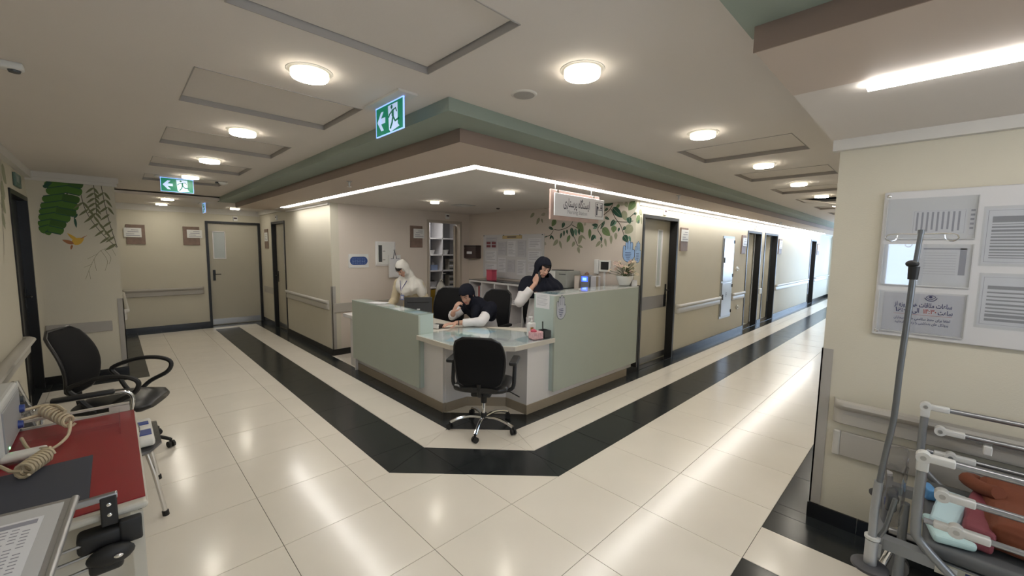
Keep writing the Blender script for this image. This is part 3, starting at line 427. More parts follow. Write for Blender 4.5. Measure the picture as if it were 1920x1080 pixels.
# ================================================================ DOORS
def door(name, org, along, out, w_, h, depth=.10, leaf=True, hinge=0, vis=None, kick=None, ft=.045, openleaf=None, frame=BLACK, band=False, handle_side=1, leafm=DOOR):
    """org: floor corner of outer frame; along: unit vector along the wall; out: unit vector out of the wall into the corridor"""
    r = structure(name); a = Vector((*along, 0)); o = Vector((*out, 0)); O = Vector((*org, 0))
    M = Matrix(((a.x, -o.x, 0, O.x), (a.y, -o.y, 0, O.y), (0, 0, 1, 0), (0, 0, 0, 1)))   # local x along, y into wall, z up
    f = MB(M); f.box(0, -.012, 0, ft, depth+.02, h); f.box(w_-ft, -.012, 0, w_, depth+.02, h); f.box(ft, -.012, h-ft, w_-ft, depth+.02, h)
    f.build('door_frame', frame, r)
    if leaf:
        y0 = depth-.035; p = MB(M); L0, L1, H1 = ft, w_-ft, h-ft
        if vis:
            vx, vz, vw, vh = vis; p.box(L0, y0, 0.005, L0+vx, y0+.04, H1); p.box(L0+vx+vw, y0, .005, L1, y0+.04, H1); p.box(L0+vx, y0, .005, L0+vx+vw, y0+.04, vz); p.box(L0+vx, y0, vz+vh, L0+vx+vw, y0+.04, H1)
            p.build('door_leaf', leafm, r)
            q = MB(M); 
            for b_ in ((0, 0, vw, .015), (0, vh-.015, vw, .015), (0, 0, .015, vh), (vw-.015, 0, .015, vh)): q.box(L0+vx+b_[0], y0-.008, vz+b_[1], L0+vx+b_[0]+b_[2], y0+.045, vz+b_[1]+b_[3])
            q.build('window_bead', WHITE, r); MB(M).box(L0+vx+.01, y0+.012, vz+.01, L0+vx+vw-.01, y0+.02, vz+vh-.01).build('pane', mat('frosted_pane', (.42, .46, .46), .25), r)
        else: p.box(L0, y0, .005, L1, y0+.04, H1); p.build('door_leaf', leafm, r)
        hx = L1-.07 if handle_side > 0 else L0+.07
        k = MB(M); k.rbox(hx-.022, y0-.008, .93, hx+.022, y0, 1.15, .003); k.tube([(hx, y0, 1.06), (hx, y0-.05, 1.06), (hx-.11*handle_side, y0-.05, 1.06)], .009, 8); k.build('door_handle', mat('dark_handle', (.03, .03, .03), .3, metal=.6), r)
        if kick: MB(M).box(L0+.01, y0-.003, .02, L1-.01, y0, kick).build('kick_plate', STEEL, r)
        if band:
            MB(M).box(L0, y0-.003, .80, L1-.12, y0, .99).build('push_plate', mat('push_plate', (.25, .24, .24), .4, metal=.3), r); MB(M).box(L1-.12, y0-.004, .80, L1-.03, y0, .99).build('lock_plate', BLACK, r)
    MB(M).box(0, -.01, -.001, w_, depth, .004).build('threshold', GRAN if not band else BASEB, r)
    return r
door('door_1', (-.65, 5.92), (0, 1), (1, 0), 1.1, 2.15, leafm=BLACK)                         # doorway in left wall, black leaf stands for its dark opening
door('door_2', (1.36, YE), (1, 0), (0, -1), .965, 2.14, depth=.06, vis=(.07, 1.37, .22, .57), kick=.13, handle_side=-1)
door('door_3', (2.33, 8.48), (0, 1), (-1, 0), .88, 2.13, depth=.10, vis=(.12, 1.2, .17, .75), handle_side=1, kick=.1)
door('door_4', (5.11, 2.74), (1, 0), (0, -1), 1.09, 2.145, depth=.14, vis=(.60, 1.12, .16, .85), band=True, kick=.11)
D5 = door('door_5', (9.57, 2.74), (1, 0), (0, -1), 1.0, 2.11, depth=.09, leaf=False)
D6 = door('door_6', (10.84, 2.74), (1, 0), (0, -1), 1.12, 2.11, depth=.09, leaf=False)
D7 = door('door_7', (15.98, 2.74), (1, 0), (0, -1), .9, 2.09, depth=.09, leaf=False)
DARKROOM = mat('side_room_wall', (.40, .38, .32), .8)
for r_, a, b in ((D5, 9.6, 10.55), (D6, 10.88, 11.95), (D7, 16, 16.86)):
    m = MB(); m.box(a-.02, 4.2, 0, b+.02, 4.25, 2.2); m.box(a-.06, 2.95, 0, a, 4.2, 2.2); m.box(b, 2.95, 0, b+.06, 4.2, 2.2); m.box(a, 2.95, 2.15, b, 4.2, 2.2); m.box(a, 2.9, -.02, b, 4.2, .004)
    m.build('room_beyond', DARKROOM, r_)
    MB().box(b-.07, 2.88, .01, b-.03, 3.68, 2.06).build('door_leaf', DOOR, r_)
    MB().box(b-.085, 3.55, .98, b-.07, 3.60, 1.05).build('door_handle', STEEL, r_)
# station store room doorway
r = door('door_8', (3.99, 6.25), (1, 0), (0, -1), .76, 2.155, depth=.1, leaf=False, frame=mat('beige_frame', (.43, .375, .31), .5), ft=.045)
m = MB(); m.box(3.9, 7.9, 0, 6.0, 7.95, 2.5); m.box(3.85, 6.35, 0, 3.9, 7.95, 2.5); m.box(6.0, 6.35, 0, 6.05, 7.95, 2.5); m.box(3.85, 6.35, 2.4, 6.05, 7.95, 2.45); m.build('room_beyond', WALLP, r)
MB().box(-.02, 0, .01, .02, .62, 2.08, R=Matrix.Translation((4.665, 6.36, 0)) @ Matrix.Rotation(rad(-44), 4, 'Z')).build('door_leaf', mat('beige_frame', (.43, .375, .31), .5), r)
ld = bpy.data.lights.new('store_room_light', 'AREA'); ld.energy = 3.5; ld.size = .4; lo = bpy.data.objects.new('store_room_light', ld); COL.objects.link(lo); lo.location = (4.5, 6.8, 2.38)
for i, x in enumerate((10.1, 11.4, 16.4)):
    ld = bpy.data.lights.new('side_room_light', 'AREA'); ld.energy = 7; ld.size = .3; lo = bpy.data.objects.new('side_room_light', ld); COL.objects.link(lo); lo.location = (x, 3.6, 2.1)
# ================================================================ CEILING FIXTURES
lp = thing('ceiling_lamp', '', 'ceiling lamp', (0, 0, 0), group='round ceiling lamps')
MB().lathe([(.088, ZC-.004), (.098, ZC-.002), (.1, ZC+.001), (.07, ZC+.001)], seg=28).build('trim_ring', CORN, lp, True)
MB().lathe([(.078, ZC-.024), (.082, ZC-.018), (.082, ZC-.004)], seg=28).build('glowing_side', LAMPS, lp, True)
MB().lathe([(.076, ZC-.030), (.079, ZC-.0245), (.05, ZC-.024)], seg=28).build('diffuser', LAMP, lp, True)
LL = [(.695, 2.06, 0, 'largest, upper left above the nearest floor'), (.70, 3.43, 0, 'second in the left corridor'), (.70, 4.79, 0, 'third in the left corridor'), (.70, 6.1, 0, 'above the second green exit sign'),
      (.68, 8.62, -.06, 'lower ceiling before the far left door'), (.68, 9.75, -.06, 'farthest left beside the end wall'), (1.78, 9.68, -.06, 'above the black-framed door at the left end'),
      (1.545, 1.152, 0, 'large, upper middle of the photo'), (2.90, 1.145, 0, 'first of the right corridor'), (4.27, 1.13, 0, 'second of the right corridor'), (5.67, 1.13, 0, 'third of the right corridor'), (7.05, 1.13, 0, 'beside the open ceiling hatch')]
LL += [(x, 1.13, 0, n_+' of the far right corridor, beyond the open hatch') for x, n_ in zip((8.5, 9.85, 11.2, 12.6, 14.0, 15.5), ('first', 'second', 'third', 'fourth', 'fifth', 'sixth'))]
LL += [(3.23, 4.86, -.15, 'small, left of two inside the nursing station'), (3.22, 3.36, -.15, 'small, right of two inside the nursing station')]
LL += [(.695, .70, 0, 'directly over the camera')]
for i, (x, y, dz, lb) in enumerate(LL):
    o = lp if i == 0 else copy_tree(lp)
    o.location = (x, y, dz); o['label'] = 'round glowing ceiling lamp, '+lb
    if i in (18, 19): o.scale = (.75, .75, 1)
def small(name, label, cat, loc, parts, group=None, rz=0):
    t = thing(name, label, cat, loc, rz, group)
    return t
t = thing('ceiling_speaker', 'round perforated grey loudspeaker grille in the ceiling by the big lamp', 'speaker', (1.572, 1.54, ZC))
MB().lathe([(.062, -.006), (.066, -.004), (.07, 0.002)], seg=24).build('ring', CORN, t, True); MB().lathe([(.0, -.009), (.03, -.009), (.055, -.0065)], seg=24).build('grille', mat('grille', (.36, .34, .32), .7, bump=1, bscale=250), t, True)
# sprinklers, detectors
def sprinkler(x, y, z, lb):
    t = thing('sprinkler', lb, 'sprinkler', (x, y, z), group='ceiling sprinklers')
    MB().lathe([(.028, 0.001), (.028, -.006), (.012, -.01), (.008, -.03), (.003, -.05)], seg=14).build('body', STEEL, t, True)
    MB().lathe([(.018, -.052), (.018, -.056), (.004, -.058)], seg=14).build('deflector', STEEL, t)
sprinkler(1.72, 4.09, ZL, 'small brass sprinkler under the peach soffit above the station counter left side')
sprinkler(4.75, 1.85+.26, ZL, 'small sprinkler under the peach soffit in front of the first right door')
sprinkler(10.2, 2.3, ZL, 'tiny sprinkler on the soffit above the twin doors')
t = tag(MB().lathe([(.028, ZC+.001), (.026, ZC-.012), (.008, ZC-.014)], (2.25, .51, 0), 14).build('ceiling_sensor', mat('sensor_grey', (.25, .22, .2), .5), None, True), 'tiny dark ceiling sensor left of the peach beam corner', 'sensor')
t = thing('smoke_detector', 'white dome detector at far left end of ceiling near exit sign', 'detector', (1.058, 6.38, ZC)); MB().lathe([(.055, 0), (.055, -.012), (.03, -.03), (.008, -.034)], seg=20).build('body', WHITEP, t, True); MB().rbox(-.08, -.02, -.022, -.03, .02, 0, .005).build('lens', DARKG, t)
t = thing('security_camera', 'white ceiling device with dark lens at the left picture edge', 'camera', (-.27, 2.94, ZC)); MB().rbox(-.07, -.03, -.03, .03, .03, 0.002, .01).build('housing', WHITEP, t, True); MB().lathe([(.018, -.04), (.022, -.028), (.022, -.02)], (.0, 0, 0), 14).build('lens', DARKG, t, True)
t = tag(MB().rbox(3.66, 4.86, ZL-.006, 3.96, 5.1, ZL+.002, .003).build('air_vent', mat('vent', (.33, .33, .33), .6), None), 'small flat vent grille in the station ceiling', 'vent')
m = MB()
for k in range(7): m.box(3.68, 4.885+k*.03, ZL-.012, 3.94, 4.893+k*.03, ZL-.005)
m.build('slats', CORN, t)
tag(MB().lathe([(.03, ZL+.001), (.03, ZL-.01), (.01, ZL-.018)], (4.45, 4.9, 0), 12).build('smoke_detector', BLKP, None, True), 'tiny black dot detector on the station ceiling', 'detector')
# exit signs
EG = mat('exit_green', (.0, .11, .055), .4, emit=(0, .30, .17), es=.22); EW = mat('exit_white', (.45, .55, .75), .4, emit=(.5, .65, 1), es=.30); EB = mat('exit_edge', (.3, .45, .9), .3, emit=(.25, .42, 1), es=.75)
def exit_sign(loc, rz, label, w_=.30, h=.152, arrow=1, plate=.40):
    t = thing('exit_sign', label, 'exit sign', loc, rz, 'green exit signs')     # local: x right, faces -y, hangs from z=0
    MB().box(-plate/2, -.055, -.012, plate/2, .055, .001).build('ceiling_plate', CORN, t)
    MB().box(-w_/2, -.003, -.018-h, w_/2, .003, -.016).build('panel', EG, t)
    m = MB(); e = .004
    for b in ((-w_/2-e, -.018-h-e, w_/2+e, -.018-h), (-w_/2-e, -.018, w_/2+e, -.012), (-w_/2-e, -.018-h, -w_/2, -.014), (w_/2, -.018-h, w_/2+e, -.014)): m.box(b[0], -.004, b[1], b[2], .004, b[3])
    m.build('glowing_edge', EB, t)
    P = lambda x, z: (x*w_-w_/2, -.0045, -.018-h+z*h)
    def poly(mb, pts):
        for yy in (-.0045, .0045): mb.add([(x*w_-w_/2, yy, -.018-h+z*h) for x, z in pts], [tuple(range(len(pts)))])
    m = MB(); poly(m, [(.05, .5), (.2, .82), (.30, .82), (.20, .6)]); poly(m, [(.05, .5), (.2, .6), (.2, .4)]); poly(m, [(.05, .5), (.20, .4), (.30, .15), (.2, .15)]); poly(m, [(.16, .6), (.36, .6), (.36, .4), (.16, .4)])
    m.build('arrow', EW, t)
    m = MB(); poly(m, [(.47, .93), (.82, .93), (.82, .2), (.88, .1), (.62, .02), (.56, .0), (.50, .1)]); m.build('doorway_symbol', EW, t)
    m = MB(M=Matrix.Translation((0, 0, 0)))
    for yy in (-.0055, .0055):
        L = lambda pts, r: m.tube([(x*w_-w_/2, yy, -.018-h+z*h) for x, z in pts], r, 6)
        m.cyl((.61*w_-w_/2, yy-.0008, -.018-h+.84*h), (.61*w_-w_/2, yy+.0008, -.018-h+.84*h), .010)
        L([(.66, .72), (.66, .5)], .0075); L([(.66, .72), (.54, .62), (.50, .52)], .0035); L([(.66, .72), (.76, .75), (.79, .62)], .0035)
        L([(.66, .5), (.63, .3), (.56, .12)], .005); L([(.66, .5), (.74, .32), (.86, .36)], .005)
    m.build('running_figure', mat('exit_green_dark', (.0, .13, .07), .4, emit=(0, .2, .12), es=.1), t)
exit_sign((1.13, 2.135, ZC), -pi/2, 'large glowing green exit sign with arrow, nearest, below the ceiling hatch')
exit_sign((.60, 6.36, ZC), 0, 'glowing green exit sign with left arrow in the left corridor')
exit_sign((1.19, 8.95, ZC-.06), -pi/2, 'thin blue-edged exit sign seen edge on at the far left', w_=.26)
t = thing('exit_sign', 'dim grey-green exit box high on left wall above black doorway', 'exit sign', (-.648, 6.40, 2.20)); MB().rbox(0, -.17, 0, .02, .17, .13, .004).build('panel', mat('dim_green', (.10, .17, .14), .4), t); MB().box(.02, -.12, .04, .0215, .02, .1).build('arrow', mat('dim_white', (.3, .36, .33), .5), t)

# ================================================================ HANDRAILS, GUARDS, BUMPERS
PROF = [(0, -.075), (.022, -.075), (.032, -.068), (.034, -.01), (.028, 0), (.028, .012), (.04, .02), (.055, .03), (.06, .045), (.055, .062), (.04, .072), (.02, .066), (.014, .05), (0, .045)]
def handrail(a, b, z, out, label, name='handrail', m=None, group='wall handrails', sc_=1.0):
    a = Vector((*a, z)); b = Vector((*b, z)); t = thing(name, label, 'handrail', a, 0, group); d = (b-a); L = d.length; d.normalize(); o = Vector((*out, 0))
    def pt(s, u, v): return d*s+o*(u*sc_)+Vector((0, 0, v))
    n = len(PROF); m = m or RAILL
    up = [p for p in PROF if True]
    body = MB(); vs = [pt(s, u, v) for s in (.05, L-.05) for u, v in PROF]; body.add(vs, [list(range(n))[::-1], list(range(n, 2*n))]+[(i, (i+1) % n, n+(i+1) % n, n+i) for i in range(n)]); body.build('rail', m, t, True)
    for s0, s1 in ((.05, 0), (L-.05, L)):
        e = MB(); st = 5; vs = []
        for k in range(st+1):
            th = k/st*pi/2; f = cos(th); s = s0+(s1-s0)*sin(th)
            vs += [pt(s, u*f*.98, v) for u, v in PROF]
        e.add(vs, [(k*n+i, k*n+(i+1) % n, (k+1)*n+(i+1) % n, (k+1)*n+i) for k in range(st) for i in range(n)]+[list(range(n)), [st*n+i for i in range(n)][::-1]]); e.build('end_cap', m, t, True)
    return t
handrail((.09, YE), (1.29, YE), .745, (0, -1), 'grey vinyl handrail on the left end wall beside the black-framed door', m=RAILG)
handrail((.06, 9.9), (.06, 7.2), .745, (1, 0), 'pale handrail seen end-on behind the mural wall corner')
handrail((2.33, 6.38), (2.33, 8.46), .765, (-1, 0), 'pale handrail on the corridor wall left of the nursing station')
handrail((6.25, 2.74), (8.12, 2.74), .755, (0, -1), 'pale handrail right of the first right-hand door')
handrail((8.76, 2.74), (9.54, 2.74), .77, (0, -1), 'short pale handrail between steel cabinet and open doorway')
handrail((12.0, 2.74), (15.9, 2.74), .775, (0, -1), 'long pale handrail beyond the twin doorways')
handrail((16.95, 2.74), (19.5, 2.74), .775, (0, -1), 'farthest handrail by the daylit end of the right corridor')
handrail((3.06, .345), (3.06, -1.6), .725, (-1, 0), 'large grey handrail below the notice board behind the bed', m=RAILG, sc_=1.3)
handrail((-.65, 3.0), (-.65, 5.90), .70, (1, 0), 'pale handrail on the left wall ending at the black doorway', sc_=1.5)
def bumper(lo, hi, label, m=RAILG):
    t = thing('wall_bumper', label, 'wall protector', ((lo[0]+hi[0])/2, (lo[1]+hi[1])/2, lo[2]), group='flat wall bumper strips')
    MB().rbox(*lo, *hi, .004).build('strip', m, t, world=True); return t
bumper((2.34, 6.232, .66), (3.98, 6.252, .80), 'flat grey bumper strip behind the woman in cream tunic', RAILG)
bumper((-.60, 7.072, .575), (-.05, 7.092, .70), 'flat grey bumper strip on mural wall behind black chair', GUARD)
bumper((2.325, 9.42, .66), (2.332, 10.1, .80), 'short grey bumper strip between the two left end doors')
t = bumper((3.038, -1.6, .455), (3.062, .30, .60), 'flat grey bumper strip low behind the bed under the handrail'); MB().rbox(3.034, .30, .452, 3.062, .335, .603, .008).build('end_cap', RAILL, t, world=True)
def corner_guard(x, y, sx, sy, z0, z1, label):
    t = thing('corner_guard', label, 'corner guard', (x, y, z0), group='vinyl corner guards')
    e = .05; k = .006
    MB().box(x+k*sx, y+k*sy, z0, x-e*sx, y-.002*sy, z1).build('guard', GUARD, t, world=True); MB().box(x+k*sx, y+k*sy, z0, x-.002*sx, y-e*sy, z1).build('guard', GUARD, t, world=True)
    return t
corner_guard(3.06, .42, -1, 1, .10, 1.08, 'grey corner guard on wall corner in front of the bed')
corner_guard(2.33, 6.25, -1, -1, .10, 1.06, 'grey corner guard on wall corner left of the green counter')
corner_guard(.06, 7.09, 1, -1, .10, .97, 'grey corner guard below the leaf mural')

# ================================================================ SIGNS
def lines(m, org, rt, rows, th=.006):   # tiny print rows as ink bars: (u0, u1, v)
    for u0, u1, v in rows:
        a = Vector(org)+Vector(rt)*u0; b = Vector(org)+Vector(rt)*u1; n = Vector(rt).cross(Vector((0, 0, 1)))*.0008
        z = Vector((0, 0, 1)); m.add([a+z*v+n, b+z*v+n, b+z*(v+th)+n, a+z*(v+th)+n], [(0, 1, 2, 3)])
def room_sign(org, rt, label, wd=.26, hg=.36, pl=(-.03, .13, .24, .17), rows=4, name='room_sign', script=None, plm=None):
    """org lower-left corner of the wooden board on the wall, rt viewer's right"""
    rt = Vector((*rt, 0)); out = rt.cross(Vector((0, 0, 1))); t = thing(name, label, 'wall sign', org, 0, 'wooden wall signs')
    def bx(u0, v0, u1, v1, d0, d1, nm, mm, r=.004):
        M = Matrix(((rt.x, out.x, 0, 0), (rt.y, out.y, 0, 0), (0, 0, 1, 0), (0, 0, 0, 1)))
        return MB().rbox(u0, d0, v0, u1, d1, v1, r, R=M).build(nm, mm, t)
    bx(0, 0, wd, hg, 0, .018, 'wooden_board', WOOD)
    bx(pl[0], pl[1], pl[0]+pl[2], pl[1]+pl[3], .019, .026, 'white_plate', plm or WHITEP, .002)
    m = MB(); O = Vector(out)*.0262
    rr = [(.10, .20, .75), (.05, .20, .55), (.03, .14, .32), (.03, .22, .15)][:rows]
    lines(m, O+rt*pl[0]+Vector((0, 0, pl[1])), rt, [(a*pl[2]/.24, b*pl[2]/.24, v*pl[3]) for a, b, v in rr], pl[3]*.06)
    m.build('lettering', INKG, t)
    return t
room_sign((.195, YE, 1.65), (1, 0), 'wooden sign with white plate, left of two on left end wall')
room_sign((1.005, YE, 1.65), (1, 0), 'wooden sign with white plate, beside the black-framed left end door', pl=(.06, .14, .24, .16))
room_sign((3.65, 6.25, 1.66), (1, 0), 'tall wooden sign with white plate beside the store room doorway', wd=.24, hg=.37, pl=(.06, .16, .21, .16))
room_sign((2.33, 9.86, 1.6), (0, -1), 'narrow-looking wooden sign between the two left end doors', wd=.24, hg=.40, pl=(.04, .15, .22, .18))
room_sign((6.28, 2.74, 1.66), (1, 0), 'wooden sign with white plate right of the first right-hand door', wd=.26, hg=.36, pl=(.0, .15, .26, .18))
room_sign((9.18, 2.74, 1.62), (1, 0), 'pinkish wooden sign left of the twin open doorways', wd=.26, hg=.38, pl=(.04, .16, .25, .17))
room_sign((12.05, 2.74, 1.62), (1, 0), 'daylit bluish sign right of the twin open doorways', wd=.3, hg=.38, pl=(.02, .14, .26, .2))
room_sign((17.0, 2.74, 1.6), (1, 0), 'farthest wall sign near the daylit corridor end', wd=.3, hg=.38, pl=(.02, .14, .26, .2))
# nursing station hanging sign
t = thing('nursing_station_sign', 'hanging wooden sign with white plate reading Nursing Station in Persian and English', 'sign', (3.48, 2.6, ZL))
MB().rbox(3.045, 2.60, 1.945, 3.86, 2.622, 2.235, .004).build('wooden_board', WOODL, t, world=True)
MB().rbox(3.075, 2.575, 1.985, 3.92, 2.588, 2.20, .004).build('white_plate', mat('sign_white', (.74, .74, .76), .35), t, world=True)
text(fa('ایستگاه پرستاری'), .115, (3.43, 2.5735, 2.115), (1, 0, 0), (0, 0, 1), INK, t, width=.44, bold=.012)
text('Nursing Station', .055, (3.44, 2.5735, 2.03), (1, 0, 0), (0, 0, 1), INKG, t, width=.33)
m = MB(); q = lambda *b: m.box(b[0], 2.572, b[1], b[2], 2.5745, b[3])
for b in ((3.755, 2.015, 3.758, 2.165), (3.885, 2.015, 3.888, 2.165), (3.755, 2.162, 3.888, 2.165), (3.755, 2.015, 3.888, 2.018), (3.785, 2.085, 3.885, 2.092), (3.775, 2.03, 3.79, 2.13), (3.85, 2.10, 3.875, 2.122), (3.79, 2.10, 3.81, 2.12)): q(*b)
m.cyl((3.785, 2.5745, 2.145), (3.785, 2.572, 2.145), .009); m.cyl((3.86, 2.5745, 2.135), (3.86, 2.572, 2.135), .009); m.build('desk_symbol', INK, t, world=True)
for x in (3.12, 3.72):
    MB().cyl((x, 2.595, 2.215), (x, 2.575, 2.215), .016).build('round_stud', CHROME, t, True, world=True)
    MB().cyl((x, 2.611, 2.23), (x, 2.611, ZL+.005), .004).build('hanger_rod', STEEL, t, True, world=True)
# alarm lights over doors
def alarm(loc, out, label):
    t = thing('call_light', label, 'call light', loc, group='small call lights above doors'); o = Vector((*out, 0)); a = Vector((0, 0, 1)).cross(o)
    M = Matrix(((a.x, o.x, 0, 0), (a.y, o.y, 0, 0), (0, 0, 1, 0), (0, 0, 0, 1)))
    MB().rbox(-.04, 0, -.045, .04, .022, .045, .005, R=M).build('housing', WHITEP, t); MB().rbox(-.028, .022, -.005, .028, .026, .022, .003, R=M).build('window', mat('alarm_dark', (.05, .02, .03), .3), t)
alarm((1.88, YE, 2.21), (0, -1), 'small white call light above the left end door'); alarm((2.33, 8.95, 2.2), (-1, 0), 'small white call light above the side door left of the station')
alarm((4.42, 6.25, 2.235), (0, -1), 'small call light above the store room doorway'); alarm((5.72, 2.74, 2.215), (0, -1), 'small white call light above the first right-hand door')
alarm((10.05, 2.74, 2.2), (0, -1), 'small white call light above the first open doorway'); alarm((11.4, 2.74, 2.2), (0, -1), 'small white call light above the second open doorway'); alarm((16.4, 2.74, 2.2), (0, -1), 'small white call light above the farthest doorway')
# steel wall cabinet (extinguisher / hose)
t = thing('hose_cabinet', 'tall shiny steel wall cabinet with two doors on right corridor wall', 'cabinet', (8.44, 2.74, .39)); F_ = Matrix.Translation((8.44, 2.74, 0))
MB().rbox(8.13, 2.725, .385, 8.74, 2.742, 1.955, .003).build('frame', STEEL, t, world=True)
SH = mat('polished_steel', (.50, .51, .54), .28, metal=1, bump=.6, bscale=8)
MB().rbox(8.17, 2.712, 1.10, 8.70, 2.726, 1.91, .004).build('door', SH, t, world=True); d = MB().rbox(8.17, 2.712, .43, 8.70, 2.726, 1.07, .004).build('door', SH, t, world=True)
for z in (1.5, .8): MB().rbox(8.2, 2.70, z-.05, 8.225, 2.713, z+.05, .003).build('handle', DARKG, t, world=True)
for z in (1.85, 1.2, 1.0, .5): MB().cyl((8.70, 2.708, z-.03), (8.70, 2.708, z+.03), .008).build('hinge', BLKP, t, world=True)
text('F', .12, (8.40, 2.7115, .83), (1, 0, 0), (0, 0, 1), INK, t, bold=.02)
def outlet(x, z, label, s=.045):
    t = thing('wall_socket', label, 'socket', (x, 2.74, z), group='round wall fittings right corridor'); MB().cyl((0, 0, 0), (0, -.02, 0), s).build('plate', WHITEP, t, True); MB().cyl((0, -.02, 0), (0, -.045, 0), s*.45).build('knob', WHITEP, t, True)
outlet(9.0, 1.32, 'round white wall fitting right of the steel cabinet'); outlet(9.15, .53, 'small white socket under the short handrail')
t = tag(MB().rbox(10.62, 2.715, .70, 10.8, 2.74, .83, .006).build('dispenser_box', WHITEP, None), 'white box on the pier between the twin doorways', 'dispenser')

# ================================================================ NOTICE BOARD (right, large)
B = DATA['board']; BX = 3.05
t = thing('notice_board', 'large white wall notice board with document pockets above the bed', 'notice board', (3.06, -.2, 1.2))
MB().rbox(3.040, -1.05, 1.205, 3.058, .207, 1.985, .006, R=None).build('backing_board', mat('board_white', (.56, .555, .56), .3), t, world=True)
def bquad(nm, pts, m, off, th=.0012, par=t):
    mb = MB(); y0 = (pts[0][0]+pts[3][0])/2; y1 = (pts[1][0]+pts[2][0])/2; z1 = (pts[0][1]+pts[1][1])/2; z0 = (pts[2][1]+pts[3][1])/2
    mb.box(3.04-off-th, y0, z0, 3.04-off, y1, z1); return mb.build(nm, m, par, world=True), (y0, y1, z0, z1)
for nm, k in (('pocket1', 0), ('pocket2', 1), ('pocket3', 2)):
    z0, z1 = [(1.735, 1.945), (1.49, 1.705), (1.235, 1.455)][k]
    MB().box(3.030, -.137, z0, 3.0325, .188, z1).build('acrylic_pocket', ACRYL, t, world=True)
    m = MB(); m.box(3.03, -.14, z0-.004, 3.04, .19, z0); m.box(3.03, .188, z0, 3.04, .192, z1); m.box(3.03, -.141, z0, 3.04, -.137, z1); m.build('pocket_rim', mat('rim_clear', (.5, .5, .5), .2), t, world=True)
SH1 = mat('sheet_white', (.56, .56, .585), .6)
def sheet(y0, y1, z0, z1, par=t, m_=None, off=.001, frame=True, body=None, rows=0, cols=0, dense=INKG):
    s = MB().box(3.04-off-.0008, y0, z0, 3.04-off, y1, z1).build('paper_sheet', m_ or SH1, par, world=True)
    X = 3.04-off-.0012; w_ = y0-y1; h = z1-z0; mb = MB()
    def bar(u0, v0, u1, v1): mb.add([(X, y0-w_*u0, z0+h*v0), (X, y0-w_*u1, z0+h*v0), (X, y0-w_*u1, z0+h*v1), (X, y0-w_*u0, z0+h*v1)], [(0, 1, 2, 3)])
    if frame:
        for b in ((.03, .03, .035, .97), (.965, .03, .97, .97), (.03, .965, .97, .97), (.03, .03, .97, .035)): bar(*b)
    for k in range(rows): v = .90-k*.84/rows; bar(.08, v, .08+.84*random.uniform(.85, 1), v+.45*.84/rows)
    for k in range(cols): u = .08+k*.86/cols; bar(u, .1+.1*random.random(), u+.4*.86/cols, .92)
    mb.build('print', dense, s, world=True); return s
sheet(.09, -.105, 1.757, 1.88, cols=9); sheet(-.115, -.132, 1.75, 1.88, rows=5)
s = sheet(.17, -.128, 1.505, 1.69, frame=False); 
m = MB(); 
for k in range(9): m.box(3.0375, .03, 1.66-k*.0135, 3.0382, -.085, 1.6612-k*.0135)
m.box(3.0375, -.095, 1.55, 3.0382, -.118, 1.685); m.box(3.0375, .035, 1.678, 3.0382, -.118, 1.685); m.build('print', INKG, s, world=True)
s = sheet(.17, -.13, 1.24, 1.445, frame=False, m_=mat('sheet_blue_grey', (.46, .46, .50), .5))
X = 3.0365
text(fa('ساعات ملاقات همه روزه از'), .032, (X, .017, 1.385), (0, -1, 0), (0, 0, 1), INKB, s, width=.215, bold=.02)
text(fa('ساعت'), .032, (X, -.068, 1.352), (0, -1, 0), (0, 0, 1), INKB, s, width=.052, bold=.02); text('۱۴:۳۰', .032, (X, -.012, 1.353), (0, -1, 0), (0, 0, 1), INKR, s, width=.048, bold=.02)
text(fa('الی'), .032, (X, .04, 1.355), (0, -1, 0), (0, 0, 1), INKB, s, width=.026, bold=.02); text('۱۶:۰۰', .032, (X, .094, 1.355), (0, -1, 0), (0, 0, 1), INKB, s, width=.05, bold=.02)
text(fa('لطفا برای حفظ سلامتی خود و بیماران'), .018, (X, .017, 1.312), (0, -1, 0), (0, 0, 1), INKB, s, width=.21, bold=.01)
text(fa('پروتکل های بهداشتی را رعایت فرمایید'), .018, (X, .017, 1.29), (0, -1, 0), (0, 0, 1), INKB, s, width=.20, bold=.01)
m = MB(); m.add([(X, .125, 1.333), (X, -.093, 1.333), (X, -.093, 1.3342), (X, .125, 1.3342)], [(0, 1, 2, 3)]); m.build('rule_line', INKR, s, world=True)
m = MB(); m.tube([(X, .012, 1.425), (X, -.002, 1.412), (X, -.022, 1.412), (X, -.034, 1.427)], .0016, 6, smooth=4); m.tube([(X, .006, 1.43), (X, -.01, 1.418), (X, -.028, 1.432), (X, -.01, 1.44)], .0012, 6, closed=True, smooth=4); m.cyl((X, -.01, 1.431), (X+.0012, -.01, 1.431), .007, seg=6); m.build('emblem', INKB, s, world=True)
def big(y0, y1, z0, z1, rows):
    f = MB().box(3.032, y0+.008, z0-.012, 3.036, y1-.008, z1+.012).build('acrylic_pocket', ACRYL, t, world=True)
    s = sheet(y0, y1, z0, z1); X = 3.0376
    mb = MB(); w_ = y0-y1
    for a, b in rows: mb.box(X-.0004, y0-w_*.08, z0+(z1-z0)*a, X, y1+w_*.05, z0+(z1-z0)*b)
    mb.build('print', mat('print_grey', (.24, .24, .26), .7), s, world=True)
    MB().cyl((3.032, y0-w_*.5, z1-.012), (3.026, y0-w_*.5, z1-.012), .006).build('pin', STEEL, s, True, world=True)
big(-.165, -.46, 1.612, 1.875, [(.10, .115), (.14, .16), (.19, .21), (.24, .27), (.3, .33), (.36, .38), (.41, .44), (.47, .5), (.53, .55), (.58, .62), (.65, .68), (.71, .72), (.75, .86)])
